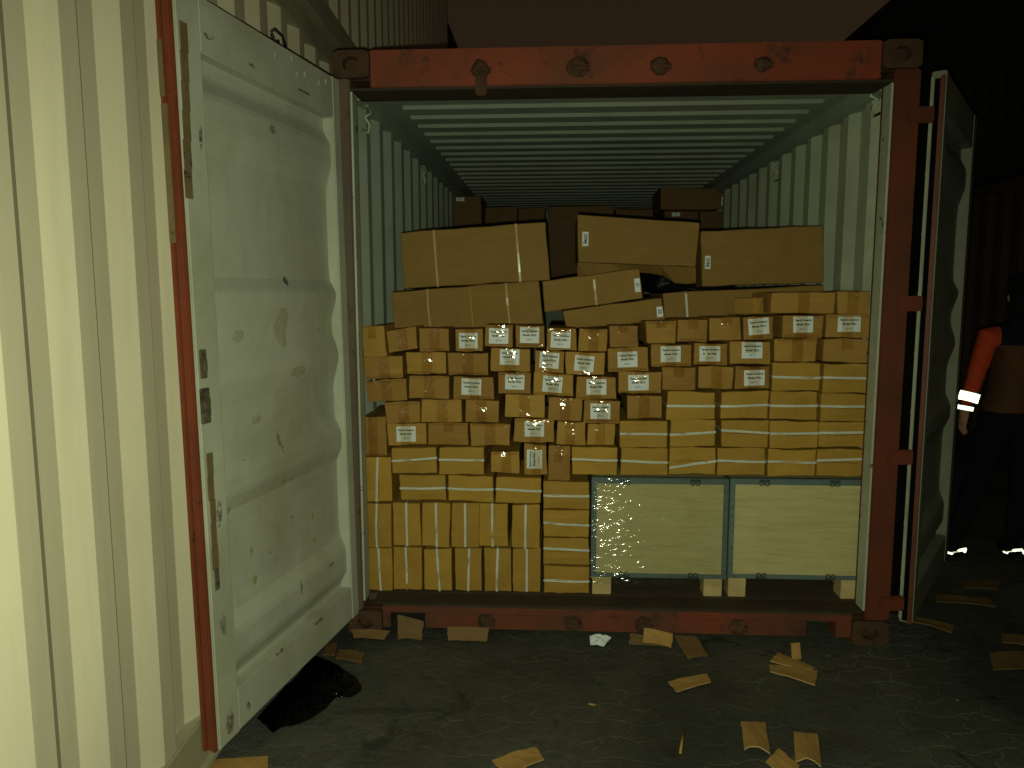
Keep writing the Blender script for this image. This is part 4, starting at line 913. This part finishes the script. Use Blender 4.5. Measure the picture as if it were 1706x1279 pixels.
for s,hx,kn,an in ((-1,.01,(-.07,-.02,.47),(-.155,.02,.10)),(1,.17,(.18,-.03,.47),(.19,.03,.10))):
    hp=j((hx,0,.78),.098,pel); k1=j(tuple((a+b)/2 for a,b in zip((hx,0,.78),kn)),.088,hp); k_=j(kn,.070,k1); cf=j(tuple(a*.6+b*.4 for a,b in zip(kn,an)),.064,k_); a_=j(an,.058,cf)
me=skin_mesh(J,E,RR,0,3)
b=bmesh.new(); b.from_mesh(me); b.normal_update()
for v in b.verts:   # folds in the clothes
    if v.co.z<1.40:
        p=v.co; v.co=p+v.normal*(.006*noise.noise(Vector((p.x*9,p.y*9,p.z*17)))+.004*noise.noise(Vector((p.x*30+p.z*18,p.y*30,p.z*30)))-.002)
for zc in (.89,1.27,1.44): bmesh.ops.bisect_plane(b,geom=b.verts[:]+b.edges[:]+b.faces[:],plane_co=(0,0,zc+.0001),plane_no=(0,0,1))
for xc,sl_ in ((-.035,-.25),(.275,.25)): bmesh.ops.bisect_plane(b,geom=b.verts[:]+b.edges[:]+b.faces[:],plane_co=(xc,0,1.25),plane_no=(1,0,sl_))
b.to_mesh(me); b.free()
pb=bpy.data.objects.new('person',me); col.objects.link(pb); pb.location=(px,py,0)
for k in ('black','brown','orange','navy','skin'): me.materials.append(M[k])
for f in me.polygons:
    c=f.center; f.use_smooth=True
    if c.z<.89: f.material_index=0
    elif c.z>1.44: f.material_index=4
    elif (c.x+.035)-.25*(c.z-1.25)<0 or (c.x-.275)+.25*(c.z-1.25)>0: f.material_index=2
    elif c.z>1.27: f.material_index=3
    else: f.material_index=1
for f in me.polygons:
    c=f.center
    if (c.x<-.085 or c.x>.31) and .80<c.z<1.2: f.material_index=2
tag(pb,'person in orange-red sleeves and black trousers standing at the right edge','person')
# hands: palm and five curled fingers each
for s,wr in ((-1,(-.165,-.03,.915)),(1,(.37,-.05,.89))):
    J=[];E=[];RR=[]
    w0=j(wr,.030); pm=j((wr[0]+s*.008,wr[1]-.005,wr[2]-.05),(.034,.020),w0); kn=j((wr[0]+s*.012,wr[1]-.006,wr[2]-.085),(.036,.018),pm)
    for q,(dy,ln) in enumerate(((.027,.062),(.009,.072),(-.009,.068),(-.026,.054))):
        a1=j((kn and wr[0]+s*.013,wr[1]+dy-.006,wr[2]-.10),.0088,kn); a2=j((wr[0]+s*.010,wr[1]+dy-.006,wr[2]-.10-ln*.5),.0082,a1); a3=j((wr[0]-s*.004,wr[1]+dy-.006,wr[2]-.10-ln*.9),.0072,a2)
    t1=j((wr[0]-s*.004,wr[1]+.034,wr[2]-.055),.0105,pm); t2=j((wr[0]-s*.012,wr[1]+.042,wr[2]-.085),.0092,t1); t3=j((wr[0]-s*.015,wr[1]+.040,wr[2]-.108),.008,t2)
    hm=skin_mesh(J,E,RR,0,1); ho=bpy.data.objects.new('hand',hm); col.objects.link(ho); ho.parent=pb; hm.materials.append(M['skin'])
    for f in hm.polygons: f.use_smooth=True
# hair cap, ears, nose and eyes (the face looks away from the picture)
m_=MB(); b=bmesh.new(); bmesh.ops.create_icosphere(b,subdivisions=3,radius=1)
for v in b.verts:
    p=v.co; k=1+.05*noise.noise(p*5)
    zz=1.565+p.z*(.105 if p.z>0 else .17)*k
    v.co=Vector((.13+p.x*(.088 if p.z>-.3 else .095)*k,-.016+p.y*.105*k,zz))
    if v.co.y>.045 and zz<1.60: v.co.y=.045
for f in b.faces: f.smooth=True
m_.add(b); m_.build('hair',M['hair'],pb)
m_=MB()
for s in (-1,1):
    b=bmesh.new(); bmesh.ops.create_icosphere(b,subdivisions=2,radius=1,matrix=Matrix.Translation((.13+s*.078,0,1.535))@Matrix.Diagonal((.010,.018,.030,1))); m_.add(b)
m_.build('ears',M['skin'],pb)
m_=MB(); b=bmesh.new(); bmesh.ops.create_cone(b,segments=8,radius1=.016,radius2=.006,depth=.045,matrix=Matrix.Translation((.13,.092,1.53))@Matrix.Rotation(R(-25),4,'X')); m_.add(b); m_.build('nose',M['skin'],pb)
m_=MB()
for s in (-1,1):
    b=bmesh.new(); bmesh.ops.create_icosphere(b,subdivisions=2,radius=.010,matrix=Matrix.Translation((.13+s*.030,.080,1.555))); m_.add(b)
m_.box(.108,.152,.083,.090,1.492,1.498,.002); m_.build('eyes_and_mouth',M['hair'],pb)
# reflective bands on the near cuff
def band(p0,p1,r,name):
    m_=MB(); m_.tube([p0,tuple(a*.5+b*.5 for a,b in zip(p0,p1)),p1],r,16); m_.build(name,M['retro'],pb)
band((-.140,-.026,.995),(-.153,-.028,.945),.052,'reflective_band'); band((-.164,-.029,.918),(-.168,-.03,.895),.043,'reflective_band')
# shoes
for fx,fy,rot in ((-.165,.02,R(14)),(.19,.03,R(-12))):
    m_=MB(); b=bmesh.new(); bmesh.ops.create_uvsphere(b,u_segments=16,v_segments=10,radius=1)
    for v in b.verts:
        p=v.co.copy(); w_=.048*(1+.12*p.y); z=.052+p.z*.052
        if p.y<-.1: z=.06+p.z*.06
        if p.y>.3: z=.04+p.z*.04
        v.co=Vector((p.x*w_,.055+p.y*.14,max(z,.004)))
    for f in b.faces: f.smooth=True
    b.transform(Matrix.Translation((fx,fy,0))@Matrix.Rotation(rot,4,'Z')); m_.add(b); sh=m_.build('shoe',M['shoe'],pb)
    m_=MB(); Mx=Matrix.Translation((fx,fy,0))@Matrix.Rotation(rot,4,'Z')
    pts=[Vector((-.052,-.02,.045)),Vector((-.045,-.06,.05)),Vector((-.02,-.088,.075)),Vector((.02,-.088,.082)),Vector((.045,-.06,.055)),Vector((.052,-.02,.05))]
    m_.tube([Mx@p for p in pts],.008,6); m_.build('reflective_strip',M['retro'],sh)
